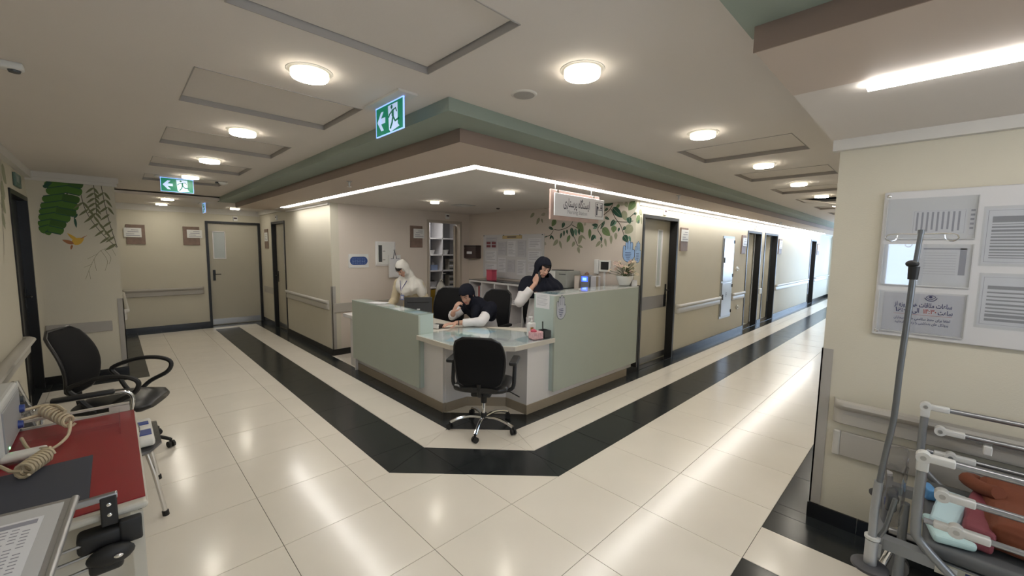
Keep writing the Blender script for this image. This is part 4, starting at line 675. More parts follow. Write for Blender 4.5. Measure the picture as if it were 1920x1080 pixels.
big(-.175, -.47, 1.31, 1.555, [(.1, .15), (.18, .24), (.27, .30), (.34, .37), (.41, .45), (.5, .53), (.57, .60), (.65, .68), (.73, .80)])
big(-.50, -.79, 1.612, 1.875, [(.1+.07*k, .13+.07*k) for k in range(11)]); big(-.50, -.79, 1.31, 1.555, [(.1+.07*k, .13+.07*k) for k in range(11)])
for y, z in ((.188, 1.963), (.188, 1.228), (-1.03, 1.963), (-1.03, 1.228)): MB().lathe([(.009, 0), (.009, .003), (.005, .006)], (3.040, y, z), 14, R=Matrix.Rotation(-pi/2, 3, 'Y')).build('screw', CHROME, t, True, world=True)

# ================================================================ BACK BOARD, station wall fittings
bb = DATA['bb']; t = thing('notice_board', 'white notice board full of papers on station back wall', 'notice board', (4.93, 5.05, 1.15))
MB().rbox(4.91, 4.32, 1.14, 4.929, 5.80, 1.905, .004).build('backing_board', mat('board_white', (.56, .555, .56), .3), t, world=True)
def bbsheet(a, b, k):
    (y0, z1), (y1, z0) = a, b
    y0, y1 = y0*1.0, y1; s = MB().box(4.905, y0, z0, 4.9085, y1, z1).build('paper_sheet', PAPER if k % 3 else PAPERG, t, world=True)
    mb = MB(); w_ = y0-y1; h = z1-z0; X = 4.904; n = max(4, int(h/.03)); mm = INKG
    for i in range(n): 
        v = z1-h*.12-i*h*.8/n; mb.box(X, y0-w_*.1, v, X+.0006, y0-w_*random.uniform(.55, .9), v-h*.25/n)
    for e in ((.05, .06), (.94, .95)): mb.box(X, y0-w_*e[0], z0+h*.05, X+.0006, y0-w_*e[1], z1-h*.05)
    mb.build('print', mat('print_soft', (.36, .36, .40), .7), s, world=True); return s
for k, q in enumerate(bb['P']): bbsheet(*q, k)
(y0, z1), (y1, z0) = bb['title']; MB().box(4.902, y0, z0, 4.909, y1, z1).build('title_strip', mat('title_tan', (.50, .38, .18), .5), t, world=True)
m = MB(); m.box(4.9012, y0-.12, 1.852, 4.902, y1+.13, 1.868); m.build('lettering', INK, t, world=True)
for y in (5.78, 5.25, 4.85, 4.35):
    for z in (1.89,): MB().cyl((4.91, y, z), (4.902, y, z), .008).build('pin', DARKG, t, world=True)
m = MB()
for i, c in enumerate(((5.70, 5.59), (5.56, 5.45))):
    for j in range(2): m.box(4.9025, c[0], 1.68+j*.055, 4.904, c[1], 1.725+j*.055)
m.build('photo_block', mat('photo_rust', (.20, .06, .07), .6), t, world=True)
t = thing('suggestion_box', 'dark brown wall box with white label left of the back notice board', 'box', (4.93, 6.1, 1.47))
MB().rbox(4.80, 5.89, 1.475, 4.93, 6.24, 1.68, .004).build('body', mat('dark_brown', (.05, .03, .028), .4), t, world=True); MB().prism([(4.80, 5.89), (4.93, 5.89), (4.93, 6.24), (4.80, 6.24)], 1.68, 1.715).build('lid', mat('dark_brown2', (.035, .022, .02), .4), t, world=True)
MB().box(4.797, 6.0, 1.555, 4.80, 6.15, 1.60).build('label_plate', PAPER, t, world=True); MB().cyl((4.80, 6.2, 1.66), (4.79, 6.2, 1.66), .008).build('lock', CHROME, t, True, world=True)
t = thing('wall_plaque', 'white plaque with blue oval on the station left wall', 'sign', (2.74, 6.25, 1.34))
MB().rbox(2.585, 6.238, 1.335, 2.905, 6.25, 1.545, .003).build('plate', WHITEP, t, world=True)
m = MB(); P = []; 
for k in range(24): th = 2*pi*k/24; P.append((2.745+(.075 if cos(th) > 0 else -.075)+.065*cos(th), 1.44+.065*sin(th)))
m.prism(P, 0, .003, R=Matrix(((1, 0, 0), (0, 0, -1), (0, 1, 0)))); o = m.build('blue_oval', mat('oval_blue', (.03, .07, .24), .4), t); o.location = Vector((0, 6.2375, 0))-t.location
m = MB()
for r_ in range(4):
    for c in range(6): m.box(2.64+c*.037, 6.2335, 1.402+r_*.022, 2.66+c*.037+.008*((r_+c) % 2), 6.2342, 1.406+r_*.022)
m.build('lettering', mat('pale_blue_ink', (.3, .4, .6), .6), t, world=True)
t = thing('electrical_box', 'white wall cabinet with dark glass slot behind the cream-dressed woman', 'electrical box', (3.2, 6.25, 1.36))
MB().rbox(3.02, 6.235, 1.355, 3.37, 6.25, 1.75, .004).build('frame', WHITE, t, world=True); MB().rbox(3.045, 6.222, 1.38, 3.345, 6.236, 1.73, .003).build('door', WHITEP, t, world=True)
MB().box(3.065, 6.219, 1.42, 3.125, 6.223, 1.69).build('window', DARKG, t, world=True); 
for z in (1.45, 1.59): MB().box(3.135, 6.219, z, 3.18, 6.223, z+.008).build('latch', BLKP, t, world=True)
t = thing('clipboard', 'white clipboard hanging from dark strap on station wall', 'clipboard', (3.33, 6.235, 1.16))
MB().rbox(3.23, 6.205, 1.16, 3.45, 6.213, 1.53, .003).build('board', WHITEP, t, world=True); MB().box(3.245, 6.203, 1.175, 3.435, 6.205, 1.48).build('paper', PAPER, t, world=True)
MB().tube([(3.27, 6.203, 1.47), (3.31, 6.2, 1.47), (3.34, 6.21, 1.61), (3.37, 6.2, 1.47), (3.42, 6.203, 1.47)], .005, 6).build('strap', mat('strap_navy', (.02, .025, .07), .6), t, world=True)
MB().cyl((3.34, 6.222, 1.61), (3.34, 6.205, 1.61), .010).build('hook', STEEL, t, world=True)

# ================================================================ MURALS (flat paint on the walls)
def leafpoly(a, b, wd, n=7, base=.35):
    ax, ay = a; bx, by = b; dx, dy = bx-ax, by-ay; L = math.hypot(dx, dy) or 1; nx, ny = -dy/L, dx/L; L1, L2 = [], []
    for k in range(n+1):
        t_ = k/n; h = wd/2*(sin(pi*t_**.75)**.8 if 0 < t_ < 1 else 0); L1.append((ax+dx*t_+nx*h, ay+dy*t_+ny*h)); L2.append((ax+dx*t_-nx*h, ay+dy*t_-ny*h))
    return L1+L2[1:-1][::-1]
def mural(name, label, axv, val, sets, stems, loc, stemw=.007, leafname='leaf', fronds=()):
    t = thing(name, label, 'wall painting', loc); lay = 0
    def P(u, v, d): return (val-d, u, v) if axv == 0 else (u, val-d, v)
    def P2(u, v, d): return (val+d, u, v)
    PP = P2 if val < 0 else P
    for s in stems:
        m = MB(); lay += 1; pts = [Vector((*q, 0)) for q in s]; pts = catmull(pts, 4) if len(pts) > 2 else pts
        for i in range(len(pts)-1):
            a, b = pts[i], pts[i+1]; d = (b-a); 
            if d.length < 1e-5: continue
            nn = Vector((-d.y, d.x, 0)).normalized()*stemw/2
            m.add([PP(*(a+nn).xy, .0012), PP(*(a-nn).xy, .0012), PP(*(b-nn).xy, .0012), PP(*(b+nn).xy, .0012)], [(0, 1, 2, 3)])
        m.build('stem', STEMM if stemw > .003 else LEAFM['O'], t, world=True)
    for i, (u0, v0, u1, v1, wd, c) in enumerate(sets):
        m = MB(); poly = leafpoly((u0, v0), (u1, v1), wd, 8); d = .0014+i*.00005
        m.add([PP(x, y, d) for x, y in poly], [tuple(range(len(poly)))])
        o = m.build(leafname, LEAFM[c], t, world=True)
        if wd > .035 and leafname == 'leaf' and c in 'MLDTBC':
            m = MB(); ln = math.hypot(u1-u0, v1-v0) or 1; nx, ny = -(v1-v0)/ln*.0022, (u1-u0)/ln*.0022
            m.add([PP(u0+nx, v0+ny, d+.0003), PP(u0-nx, v0-ny, d+.0003), PP(u1, v1, d+.0003)], [(0, 1, 2)]); m.build('vein', LEAFM['D' if c in 'BCM' else 'P'], o, world=True)
    return t
mural('leaf_mural', 'painted hanging green leafy branches on station side wall behind the sign', 0, 4.93, sorted(DATA['leavesA'], key=lambda q: 'PLMTD'.index(q[5])), DATA['stemsA'], (4.92, 3.6, 1.9), .010)
mural('leaf_mural', 'small painted leaf cluster on the wall edge left of the first right door', 1, 2.74, DATA['leavesB'], DATA['stemsB'], (5.0, 2.735, 2.0), .006)
t = mural('banana_leaf_mural', 'painted big green banana leaf on the left recess wall', 1, 7.09, [], DATA['spineC'], (-.2, 7.08, 1.9), .012)
for i, (u0, v0, u1, v1, wd, c) in enumerate(DATA['leavesC']):   # broad blunt lobes of the banana leaf
    d = .0016+i*.00006; L = Vector((u1-u0, v1-v0)); n_ = Vector((-L.y, L.x)).normalized(); pts = []
    prof = [(0, .44), (.5, .50), (.85, .47), (.96, .34), (1, .12)]
    pts = [Vector((u0, v0))+L*a+n_*wd*b for a, b in prof]+[Vector((u0, v0))+L*a-n_*wd*b for a, b in prof[::-1]]
    m = MB(); m.add([(q.x, 7.09-d, q.y) for q in pts], [tuple(range(10))]); o = m.build('leaf', LEAFM[c], t, world=True)
    m = MB(); q = [Vector((u0, v0))+L*a-n_*wd*.50 for a in (0, 1)]; w2 = n_*wd*.10
    m.add([(p.x, 7.09-d-.0003, p.y) for p in (q[0]-w2*.2, q[1]*.9+q[0]*.1-w2*.2, q[1]*.9+q[0]*.1+w2, q[0]+w2)], [(0, 1, 2, 3)]); m.build('vein', LEAFM['D'], o, world=True)
mural('palm_mural', 'painted thin olive palm fronds right of the banana leaf', 1, 7.09, DATA['leavesD'], DATA['stemsD'], (-.0, 7.08, 1.9), .006)
mural('palm_sketch', 'faint pale painted fern below the olive palm fronds', 1, 7.09, [], DATA['palmE'], (-.05, 7.08, 1.4), .0028)
mural('bird_mural', 'painted yellow and rust hummingbird below the banana leaf', 1, 7.09, DATA['leavesF'], [], (-.3, 7.08, 1.7), leafname='bird_shape')
mural('vine_mural', 'painted faint green vine at the left picture edge on left wall', 0, -.65, DATA['leavesG'], DATA['stemsG'], (-.645, 5.8, 1.9), .008)
# green corner patch beside palm
# hand stickers
def stadium(u, v0, v1, w_, n=8):
    P = [(u-w_, v0), (u+w_, v0)]
    return P+[(u+w_*cos(pi*k/n), v1-w_+w_*sin(pi*k/n)) for k in range(n+1)]
def hand_sticker(label, pts, ax, val, inner, loc, thumb=1):
    t = thing('hand_sticker', label, 'sticker', loc); us = [p[0] for p in pts]; vs_ = [p[1] for p in pts]; u0, u1, v0, v1 = min(us), max(us), min(vs_), max(vs_); W, Hh = u1-u0, v1-v0
    sg = -1 if ax == 0 else 1                       # viewer's right in world u
    U = lambda a: (u0+W*a) if sg > 0 else (u1-W*a)
    PP = (lambda u, v, d: (val-d, u, v)) if ax == 0 else (lambda u, v, d: (u, val-d, v))
    def shapes(g):
        out = []; fw = .088
        for a, top in ((.13, .76), (.34, .93), (.55, 1.0), (.75, .92)): out.append([(U(a+(x-.0)), v0+Hh*y) for x, y in [(q[0], q[1]) for q in stadium(0, .35, top+g*.6/1, fw+g)]])
        out.append([(U(.91+x), v0+Hh*y) for x, y in stadium(0, .22, .58+g*.6, .085+g)])
        palm = [(.5+(.46+g)*cos(th), .30+(.30+g*.6)*sin(th)) for th in [2*pi*k/24 for k in range(24)]]; palm = [(min(.99+g, max(.03-g+.0, x)), y) for x, y in palm]
        out.append([(U(x), v0+Hh*y) for x, y in palm]); out.append([(U(x), v0+Hh*y) for x, y in ((.045-g, .25), (.97+g, .25), (.80, .46), (.045-g, .46))]); return out
    for g, m_, nm, d in ((.035, mat('sticker_outline', (.015, .02, .045), .5), 'outline', .0012), (0, inner, 'hand_shape', .0018)):
        m = MB()
        for i, q in enumerate(shapes(g)): m.add([PP(*p, d+i*.00002) for p in q], [tuple(range(len(q)))])
        m.build(nm, m_, t, world=True)
    m = MB()
    for k, (a, b) in enumerate(((.22, .70), (.22, .74), (.25, .70), (.30, .66), (.35, .6))):
        v = v0+Hh*(.42-.075*k); m.add([PP(U(a), v, .0026), PP(U(b), v, .0026), PP(U(b), v+Hh*.022, .0026), PP(U(a), v+Hh*.022, .0026)], [(0, 1, 2, 3)])
    m.build('lettering', INKB, t, world=True)
SKB = mat('sticker_blue', (.30, .46, .72), .5, vary=.3, vscale=8); SKW = mat('sticker_grey', (.48, .50, .56), .5)
hand_sticker('grey hand-shaped sticker with small print on the front of tall green counter', DATA['handA'], 1, 2.66, SKW, (3.33, 2.66, 1.06))
hand_sticker('blue hand sticker above the flowers, left of two', DATA['handB'], 0, 4.93, SKB, (4.925, 2.83, 1.5))
hand_sticker('narrow blue hand sticker by the door frame, right of two', DATA['handC'], 1, 2.74, SKB, (5.02, 2.735, 1.5))
# ================================================================ NURSING STATION COUNTER
# left tall counter
t = thing('counter', 'long green-fronted counter left of the black chair, with glass top', 'counter', (2.36, 4.5, 0))
MB().rbox(2.24, 3.68, .17, 2.262, 5.33, .945, .002).build('front_panel', GREEN, t, world=True)
m = MB(); m.box(2.262, 3.68, .17, 2.42, 3.70, .945); m.build('end_panel', GREENL, t, world=True)
m = MB(); m.box(2.262, 3.70, .745, 2.42, 5.33, .93); m.box(2.262, 5.31, 0, 2.42, 5.33, .745); m.build('carcass', WHITE, t, world=True)
m = MB(); m.box(2.24, 3.68, .945, 2.425, 5.33, .955); m.build('top_board', GREENL, t, world=True)
MB().box(2.236, 3.676, .956, 2.43, 5.334, .962).build('glass_top', GLASS, t, world=True)
for i, (x, y, a, b, c) in enumerate(((2.33, 4.9, .13, .19, 0), (2.34, 4.6, .14, .2, .2), (2.33, 4.2, .13, .2, -.1), (2.33, 3.85, .13, .19, .05))):
    MB().box(-a/2, -b/2, 0, a/2, b/2, .0008, R=Matrix.Rotation(c, 3, 'Z')).build('paper_sheet', PAPER if i < 3 else mat('sheet_teal', (.25, .36, .42), .5), t).location = (x-2.36, y-4.5, .9552)
# right tall counter
t = thing('counter', 'tall green-fronted counter right of the desk with flowers on top', 'counter', (4.0, 2.8, 0))
MB().rbox(3.22, 2.66, .17, 4.93, 2.682, 1.18, .002).build('front_panel', GREEN, t, world=True)
MB().box(3.22, 2.682, .17, 3.24, 2.95, 1.18).build('end_panel', GREENL, t, world=True)
m = MB(); m.box(3.24, 2.94, .1, 4.93, 2.955, 1.18); m.box(3.24, 2.69, 1.15, 4.925, 2.94, 1.178); m.build('carcass', WHITE, t, world=True)
MB().box(3.22, 2.66, 1.18, 4.928, 2.955, 1.19).build('top_board', WHITE, t, world=True)
MB().box(3.216, 2.656, 1.191, 4.928, 2.96, 1.197).build('glass_top', GLASS, t, world=True)
for i, (x, y, a, b, c, mm) in enumerate(((3.36, 2.8, .2, .2, .5, mat('sheet_teal', (.25, .36, .42), .5)), (3.8, 2.8, .28, .2, .1, PAPER), (4.25, 2.8, .28, .2, -.1, PAPERG))):
    MB().box(-a/2, -b/2, 0, a/2, b/2, .0006, R=Matrix.Rotation(c, 3, 'Z')).build('paper_sheet', mm, t).location = (x-4.0, y-2.8, 1.1902)
MB().box(4.932, 2.655, .10, 4.955, 2.735, 1.2).build('edge_strip', BLACK, t, world=True)
# desk in the corner
DK = [(2.19, 3.68), (2.19, 3.02), (2.54, 2.535), (3.215, 2.535), (3.215, 2.96), (3.42, 2.96), (3.42, 3.2), (2.95, 3.72), (2.95, 5.25), (2.43, 5.25), (2.43, 3.68)]
t = thing('reception_desk', 'low corner desk with chamfered cream edge and glass top between the green counters', 'desk', (2.7, 3.1, 0))
# split concave outline
m = MB(); parts_ = [[(2.212, 3.68), (2.216, 3.09), (2.635, 2.645), (3.215, 2.645), (3.215, 2.96), (2.95, 3.68)], [(3.215, 2.96), (3.42, 2.96), (3.42, 3.2), (2.95, 3.72), (2.95, 3.68)], [(2.43, 3.68), (2.95, 3.68), (2.95, 5.25), (2.43, 5.25)]]
for q in parts_: m.prism(q, .702, .746)
m.build('worktop', WORK, t, world=True)
m = MB(); m.prism([(2.225, 3.66), (2.23, 3.095), (2.645, 2.658), (3.21, 2.658), (3.21, 2.97), (2.94, 3.66)], .746, .7475); m.build('desk_pad', mat('desk_pad', (.60, .63, .64), .5, vary=.15, vscale=6), t, world=True)
cl = [PAPER, mat('sheet_sky', (.40, .58, .72), .6, vary=.35, vscale=9), PAPERG, mat('sheet_teal', (.25, .36, .42), .5), PAPER, mat('sheet_mint', (.42, .56, .55), .6), PAPER, mat('sheet_sky', (.4, .5, .6), .6)]
for i, (x, y, a, b, c) in enumerate(((2.38, 3.45, .28, .2, .3), (2.46, 3.2, .24, .3, .55), (2.74, 2.93, .3, .21, -.35), (2.95, 2.80, .21, .24, 1.5), (2.75, 3.15, .28, .2, .1), (2.62, 3.45, .21, .29, .4), (3.02, 3.0, .28, .2, -.4), (2.55, 2.95, .16, .1, .8), (2.88, 2.95, .2, .15, .2), (2.85, 3.4, .2, .28, .2))):
    MB().box(-a/2, -b/2, 0, a/2, b/2, .0008, R=Matrix.Rotation(c, 3, 'Z')).build('paper_sheet', cl[i % len(cl)], t).location = (x-2.7, y-3.1, .7476+i*.0003)
m = MB()
for q in ([(2.214, 3.678), (2.218, 3.092), (2.637, 2.647), (3.213, 2.647), (3.213, 2.958), (2.95, 3.678)],): m.prism(q, .752, .757)
m.build('glass_top', GLASS, t, world=True)
m = MB(); m.box(2.304, 3.335, .095, 2.33, 5.31, .702); m.box(2.33, 3.322, .095, 2.595, 3.345, .708); m.prism([(2.595, 3.322), (2.889, 3.03), (2.91, 3.045), (2.605, 3.345)], .095, .702)
m.box(2.889, 2.727, .095, 2.912, 3.04, .708); m.box(2.912, 2.727, .095, 4.92, 2.752, .708); m.build('white_panel', WHITE, t, world=True)
m = MB(); m.box(2.296, 3.33, 0, 2.33, 5.32, .095); m.box(2.33, 3.314, 0, 2.60, 3.34, .095); m.prism([(2.592, 3.314), (2.882, 3.026), (2.905, 3.04), (2.6, 3.34)], 0, .095)
m.box(2.882, 2.719, 0, 2.91, 3.035, .095); m.box(2.91, 2.719, 0, 4.80, 2.745, .095); m.build('skirting', SKIRT, t, world=True)
t = thing('side_shelf', 'small low white shelf between the green counter and the station wall', 'shelf', (2.45, 5.5, 0))
MB().rbox(2.25, 5.34, .69, 2.62, 5.66, .735, .004).build('top', WHITE, t, world=True); MB().box(2.33, 5.36, 0, 2.36, 5.62, .69).build('side_panel', WHITE, t, world=True)
# things on the desk / counters
t = thing('tissue_box', 'pink patterned tissue box on the desk beside the soap', 'tissue box', (3.04, 2.725, .757), rad(-8))
MB().rbox(-.09, -.05, .0, .03, .05, .075, .008).build('box', mat('pink_pattern', (.62, .38, .40), .6, vary=.6, vscale=55), t); 
MB().ell((-.06, 0, .08), (.03, .035, .02)).build('tissue', PINK, t, True)
t = thing('desk_organizer', 'dark grey pen box right of the pink tissue box', 'pen holder', (3.12, 2.72, .757), rad(-8))
m = MB(); m.box(-.03, -.05, 0, .055, .05, .005); m.box(-.03, -.05, 0, .055, -.045, .075); m.box(-.03, .045, 0, .055, .05, .075); m.box(-.03, -.05, 0, -.025, .05, .075); m.box(.05, -.05, 0, .055, .05, .075); m.build('box', DARKG, t)
MB().cyl((-.01, 0, .006), (-.018, .0, .165), .006).build('pen', BLKP, t, True)
t = thing('soap_bottle', 'white pump bottle with orange label behind the pink tissue box', 'bottle', (3.06, 2.84, .757)); t.scale = (1.2, 1.2, 1.25)
MB().rbox(-.035, -.025, 0, .035, .025, .115, .01).build('body', WHITEP, t, True); MB().box(-.036, -.0262, .02, -.0, -.025, .08).build('label', mat('amber_label', (.40, .20, .06), .5), t)
MB().lathe([(.013, .115), (.013, .13), (.006, .132), (.005, .155)], seg=14).build('neck', WHITEP, t, True); MB().rbox(-.035, -.007, .155, .012, .007, .167, .003).build('pump', WHITEP, t, True)
t = thing('paper_notice', 'white printed sheet taped to the end of the tall green counter', 'paper', (3.2185, 2.83, 1.1))
MB().box(3.2165, 2.735, 1.035, 3.2195, 2.925, 1.195).build('sheet', PAPER, t, world=True)
m = MB(); 
for k in range(9): m.box(3.2158, 2.91-.02*(k == 0), 1.17-k*.013, 3.2164, 2.76+.012*(k % 3), 1.173-k*.013)
m.build('print', INKG, t, world=True)
t = thing('document', 'open papers lying on the left counter glass', 'paper', (2.34, 4.78, .9625), .2)
MB().box(-.07, -.1, 0, .07, .1, .002).build('sheet', PAPER, t); MB().box(-.05, -.12, .002, .08, .06, .004, R=Matrix.Rotation(.3, 3, 'Z')).build('sheet', PAPER, t)
# monitor (black lid) behind left counter
t = thing('computer_monitor', 'black monitor seen from behind with pale logo patch, over the left counter', 'monitor', (2.60, 4.27, .746), rad(58-90))
R_ = Matrix.Rotation(rad(-12), 3, 'X')
MB().rbox(-.165, -.012, .11, .165, .012, .315, .006, R=R_).build('screen_housing', BLKP, t); MB().rbox(-.13, -.02, .25, .13, -.01, .27, .002, R=R_).build('vent_slot', RUB, t)
MB().rbox(-.018, -.0145, .155, .018, -.011, .175, .001, R=R_).build('logo_patch', WHITEP, t); MB().rbox(-.02, -.0, .0, .02, .02, .16, .004).build('stand', BLKP, t); MB().rbox(-.09, -.05, 0, .09, .08, .012, .004).build('base', BLKP, t)
MB().box(-.15, .0125, .125, .15, .014, .30, R=R_).build('display', mat('display', (.02, .02, .03), .15), t)
t = thing('card_reader', 'small black and white desk device under the seated woman hand', 'device', (2.62, 3.88, .748), rad(20))
MB().rbox(-.07, -.06, 0, .05, .06, .04, .008).build('body', BLKP, t, True); MB().rbox(-.085, -.055, .005, -.06, .055, .05, .004).build('white_side', WHITEP, t)
# cubby cabinet along X=4.93
t = thing('pigeonhole_cabinet', 'white pigeonhole shelf unit with dark top along the station back wall', 'shelf unit', (4.74, 4.4, 0))
m = MB(); m.box(4.55, 3.1, 1.07, 4.92, 5.76, 1.10); m.build('top_panel', WHITE, t, world=True)
MB().box(4.545, 3.1, 1.102, 4.92, 5.765, 1.112).build('glass_top', mat('dark_glass', (.03, .035, .04), .12), t, world=True)
MB().box(4.90, 3.1, 0, 4.92, 5.76, 1.07).build('back_panel', WHITE, t, world=True)
for k in range(9):
    y = 3.1+k*(2.66-.02)/8; MB().box(4.555, y, .0, 4.90, y+.02, 1.07).build('divider', WHITE, t, world=True)
for z in (.06, .40, .76): MB().box(4.553, 3.12, z, 4.90, 5.74, z+.02).build('shelf', WHITE, t, world=True)
BK = [WHITEP, BLKP, PAPERG, mat('file_blue', (.08, .14, .3), .5), mat('file_red', (.32, .05, .05), .5), mat('file_tan', (.4, .32, .22), .6)]
lab = ['top left cubby', 'second top cubby', 'third top cubby', 'fourth top cubby', 'middle row cubby', 'lower row cubby']
for i, (y, z, n, hh) in enumerate(((5.45, .78, 5, .22), (5.10, .78, 0, .05), (4.45, .78, 4, .06), (4.12, .42, 6, .2), (4.78, .42, 3, .05), (4.45, .08, 4, .08), (5.42, .42, 5, .2), (3.8, .42, 4, .06))):
    for k in range(n):
        if hh > .15: o = MB().box(4.60, y+k*.04, z, 4.86, y+k*.04+.032, z+hh+random.uniform(-.02, .01)); c_ = 'spine'
        else: o = MB().box(4.58, y, z+k*.013, 4.84, y+.22, z+k*.013+.011)
        o = o.build('file_folder', BK[(i+k*2) % 6] if hh > .15 else (PAPER if k % 2 else PAPERG), None); tag(o, ['first', 'second', 'third', 'fourth', 'fifth', 'sixth'][k]+(' paper from the bottom of the flat stack in ' if hh < .15 else ' upright file from the right in ')+['far left top row cubby', 'x', 'the middle top row cubby', 'the cubby behind the phoning woman', 'the middle row left cubby', 'the bottom row cubby', 'far left middle row cubby', 'the cubby near the printer'][i], 'folder', 'files in the pigeonhole cabinet')
t = thing('pink_container', 'bright pink container on top of the pigeonhole cabinet', 'container', (4.66, 5.28, 1.112)); MB().rbox(-.06, -.07, 0, .06, .07, .17, .01).build('body', PINK, t); MB().rbox(-.064, -.074, .17, .064, .074, .185, .004).build('lid', PINK, t)
t = thing('printer', 'grey beige office printer behind the phoning woman', 'printer', (4.72, 3.76, 1.112))
MB().rbox(-.16, -.19, 0, .17, .19, .24, .012).build('housing', mat('printer_grey', (.33, .34, .31), .5), t); MB().rbox(-.165, .02, .04, -.155, .18, .235, .003).build('side_cover', WHITEP, t); MB().rbox(-.12, -.12, .24, .1, .12, .252, .004).build('top_tray', DARKG, t); MB().rbox(-.166, -.17, .19, -.16, -.05, .2, .001).build('slot', DARKG, t)
t = thing('queue_printer', 'small grey device with glowing blue screen by the station wall', 'device', (4.66, 3.30, 1.112))
MB().rbox(-.05, -.065, 0, .05, .065, .20, .01).build('body', mat('device_grey', (.20, .21, .24), .5), t); MB().box(-.0525, -.05, .11, -.0500, .05, .18).build('screen', mat('blue_screen', (.02, .05, .6), .3, emit=(.04, .10, 1.0), es=1.4), t); MB().box(-.0532, -.032, .125, -.0525, .032, .165).build('display_text', mat('blue_screen2', (.1, .3, .9), .3, emit=(.25, .45, 1.0), es=1.0), t)
MB().lathe([(.03, .2), (.03, .22), (.01, .24)], seg=16).build('paper_roll', mat('roll_brown', (.2, .12, .08), .6), t, True)
t = thing('file_box', 'beige box left of the blue-screened device', 'box', (4.68, 3.45, 1.112)); MB().rbox(-.05, -.04, 0, .05, .04, .18, .004).build('body', WALLP, t); MB().rbox(-.052, -.042, .18, .052, .042, .187, .002).build('lid', SKIRT, t)
t = thing('file_box', 'pale grey box right of the blue-screened device', 'box', (4.68, 3.17, 1.112)); MB().rbox(-.05, -.045, 0, .05, .045, .19, .004).build('body', PAPERG, t); MB().rbox(-.052, -.047, .0, .0, -.043, .19, .001).build('edge', SKIRT, t)
t = thing('intercom', 'white wall intercom with black screen and handset beside the flowers', 'intercom', (4.93, 3.2, 1.35))
MB().rbox(4.895, 3.09, 1.355, 4.93, 3.27, 1.515, .006).build('body', WHITEP, t, world=True); MB().box(4.892, 3.11, 1.385, 4.896, 3.235, 1.495).build('screen', BLKP, t, world=True)
MB().rbox(4.87, 3.275, 1.32, 4.925, 3.335, 1.525, .012).build('handset', WHITEP, t, world=True)
MB().rbox(4.91, 3.175, 1.12, 4.93, 3.20, 1.355, .003).build('cable_duct', WHITEP, t, world=True); MB().tube([(4.9, 3.31, 1.32), (4.9, 3.30, 1.22), (4.9, 3.28, 1.17), (4.9, 3.265, 1.22), (4.9, 3.27, 1.35)], .004, 6, smooth=5).build('cord', CORN, t, True, world=True)
# flowers
t = thing('flower_pot', 'cream silk flowers in white bowl on the tall green counter', 'plant', (4.80, 2.80, 1.197))
MB().lathe([(.055, 0), (.07, .01), (.105, .10), (.112, .125), (.104, .125), (.09, .1), (.0, .09)], seg=24).build('pot', WHITEP, t, True)
st = MB(); lf = MB(); R0 = random.Random(3)
heads = []
for k in range(30):
    a = R0.uniform(0, 2*pi); e = R0.uniform(.2, 1); h = R0.uniform(.17, .34)-.08*e*.5; rr = .04+.17*e**.8*(.55+.45*abs(cos(a)))
    if k in (0, 1): a, rr, h = (2.3, 1.9)[k], .24, .16+.03*k
    p = Vector((rr*cos(a)*.75, rr*sin(a)*1.0, h)); p.y = max(-.13, min(.19, p.y)); p.x = min(.11, p.x); st.tube([(0, 0, .1), (p.x*.4, p.y*.4, .1+(p.z-.1)*.6), p], .003, 5); heads.append(p)
for k in range(40):
    a = R0.uniform(0, 2*pi); rr = R0.uniform(.03, .115); p = Vector((rr*cos(a), rr*sin(a), R0.uniform(.12, .22))); d = Vector((cos(a), sin(a), R0.uniform(-.3, .8))).normalized()*.05; s = d.cross(Vector((0, 0, 1))).normalized()*.014
    lf.add([p, p+d*.5+s, p+d, p+d*.5-s], [(0, 1, 2, 3)])
st.build('stem', mat('stem_green', (.05, .07, .025), .7), t); lf.build('foliage', mat('foliage_green', (.09, .14, .03), .6, vary=.4, vscale=20), t)
for k, p in enumerate(heads):
    m = MB(); n = 6; R_ = Matrix.Rotation(R0.uniform(-.7, .7), 3, 'X') @ Matrix.Rotation(R0.uniform(-1.2, .3), 3, 'Y'); r_ = R0.uniform(.022, .034)
    for i in range(n):
        a = 2*pi*i/n; q = [Vector((0, 0, 0)), Vector((cos(a-.4)*r_*.7, sin(a-.4)*r_*.7, r_*.35)), Vector((cos(a)*r_*1.25, sin(a)*r_*1.25, r_*.25)), Vector((cos(a+.4)*r_*.7, sin(a+.4)*r_*.7, r_*.35))]
        m.add([R_ @ v+p for v in q], [(0, 1, 2, 3)])
    m.ell(p+R_ @ Vector((0, 0, r_*.2)), (r_*.25,)*3, u=6, v=4); m.build('flower', mat('petal_cream', (.66, .56, .42), .7) if k % 3 else mat('petal_pink', (.55, .40, .33), .7), t)
t = thing('card_stand', 'white folded card beside the flower bowl at counter end', 'card', (4.88, 2.70, 1.197), rad(15)); MB().prism([(-.03, 0), (.03, 0), (.0, .075)], -.03, .03, R=Matrix(((1, 0, 0), (0, 0, 1), (0, 1, 0)))).build('card', PAPER, t)
t = thing('box_stack', 'pale box standing by the door frame at counter end', 'box', (4.90, 2.77, 1.197), rad(5)); MB().rbox(-.02, -.03, 0, .02, .03, .16, .003).build('box', mat('pale_box', (.5, .46, .42), .6), t); MB().box(-.021, -.02, .04, -.02, .02, .1).build('label', SKIRT, t)
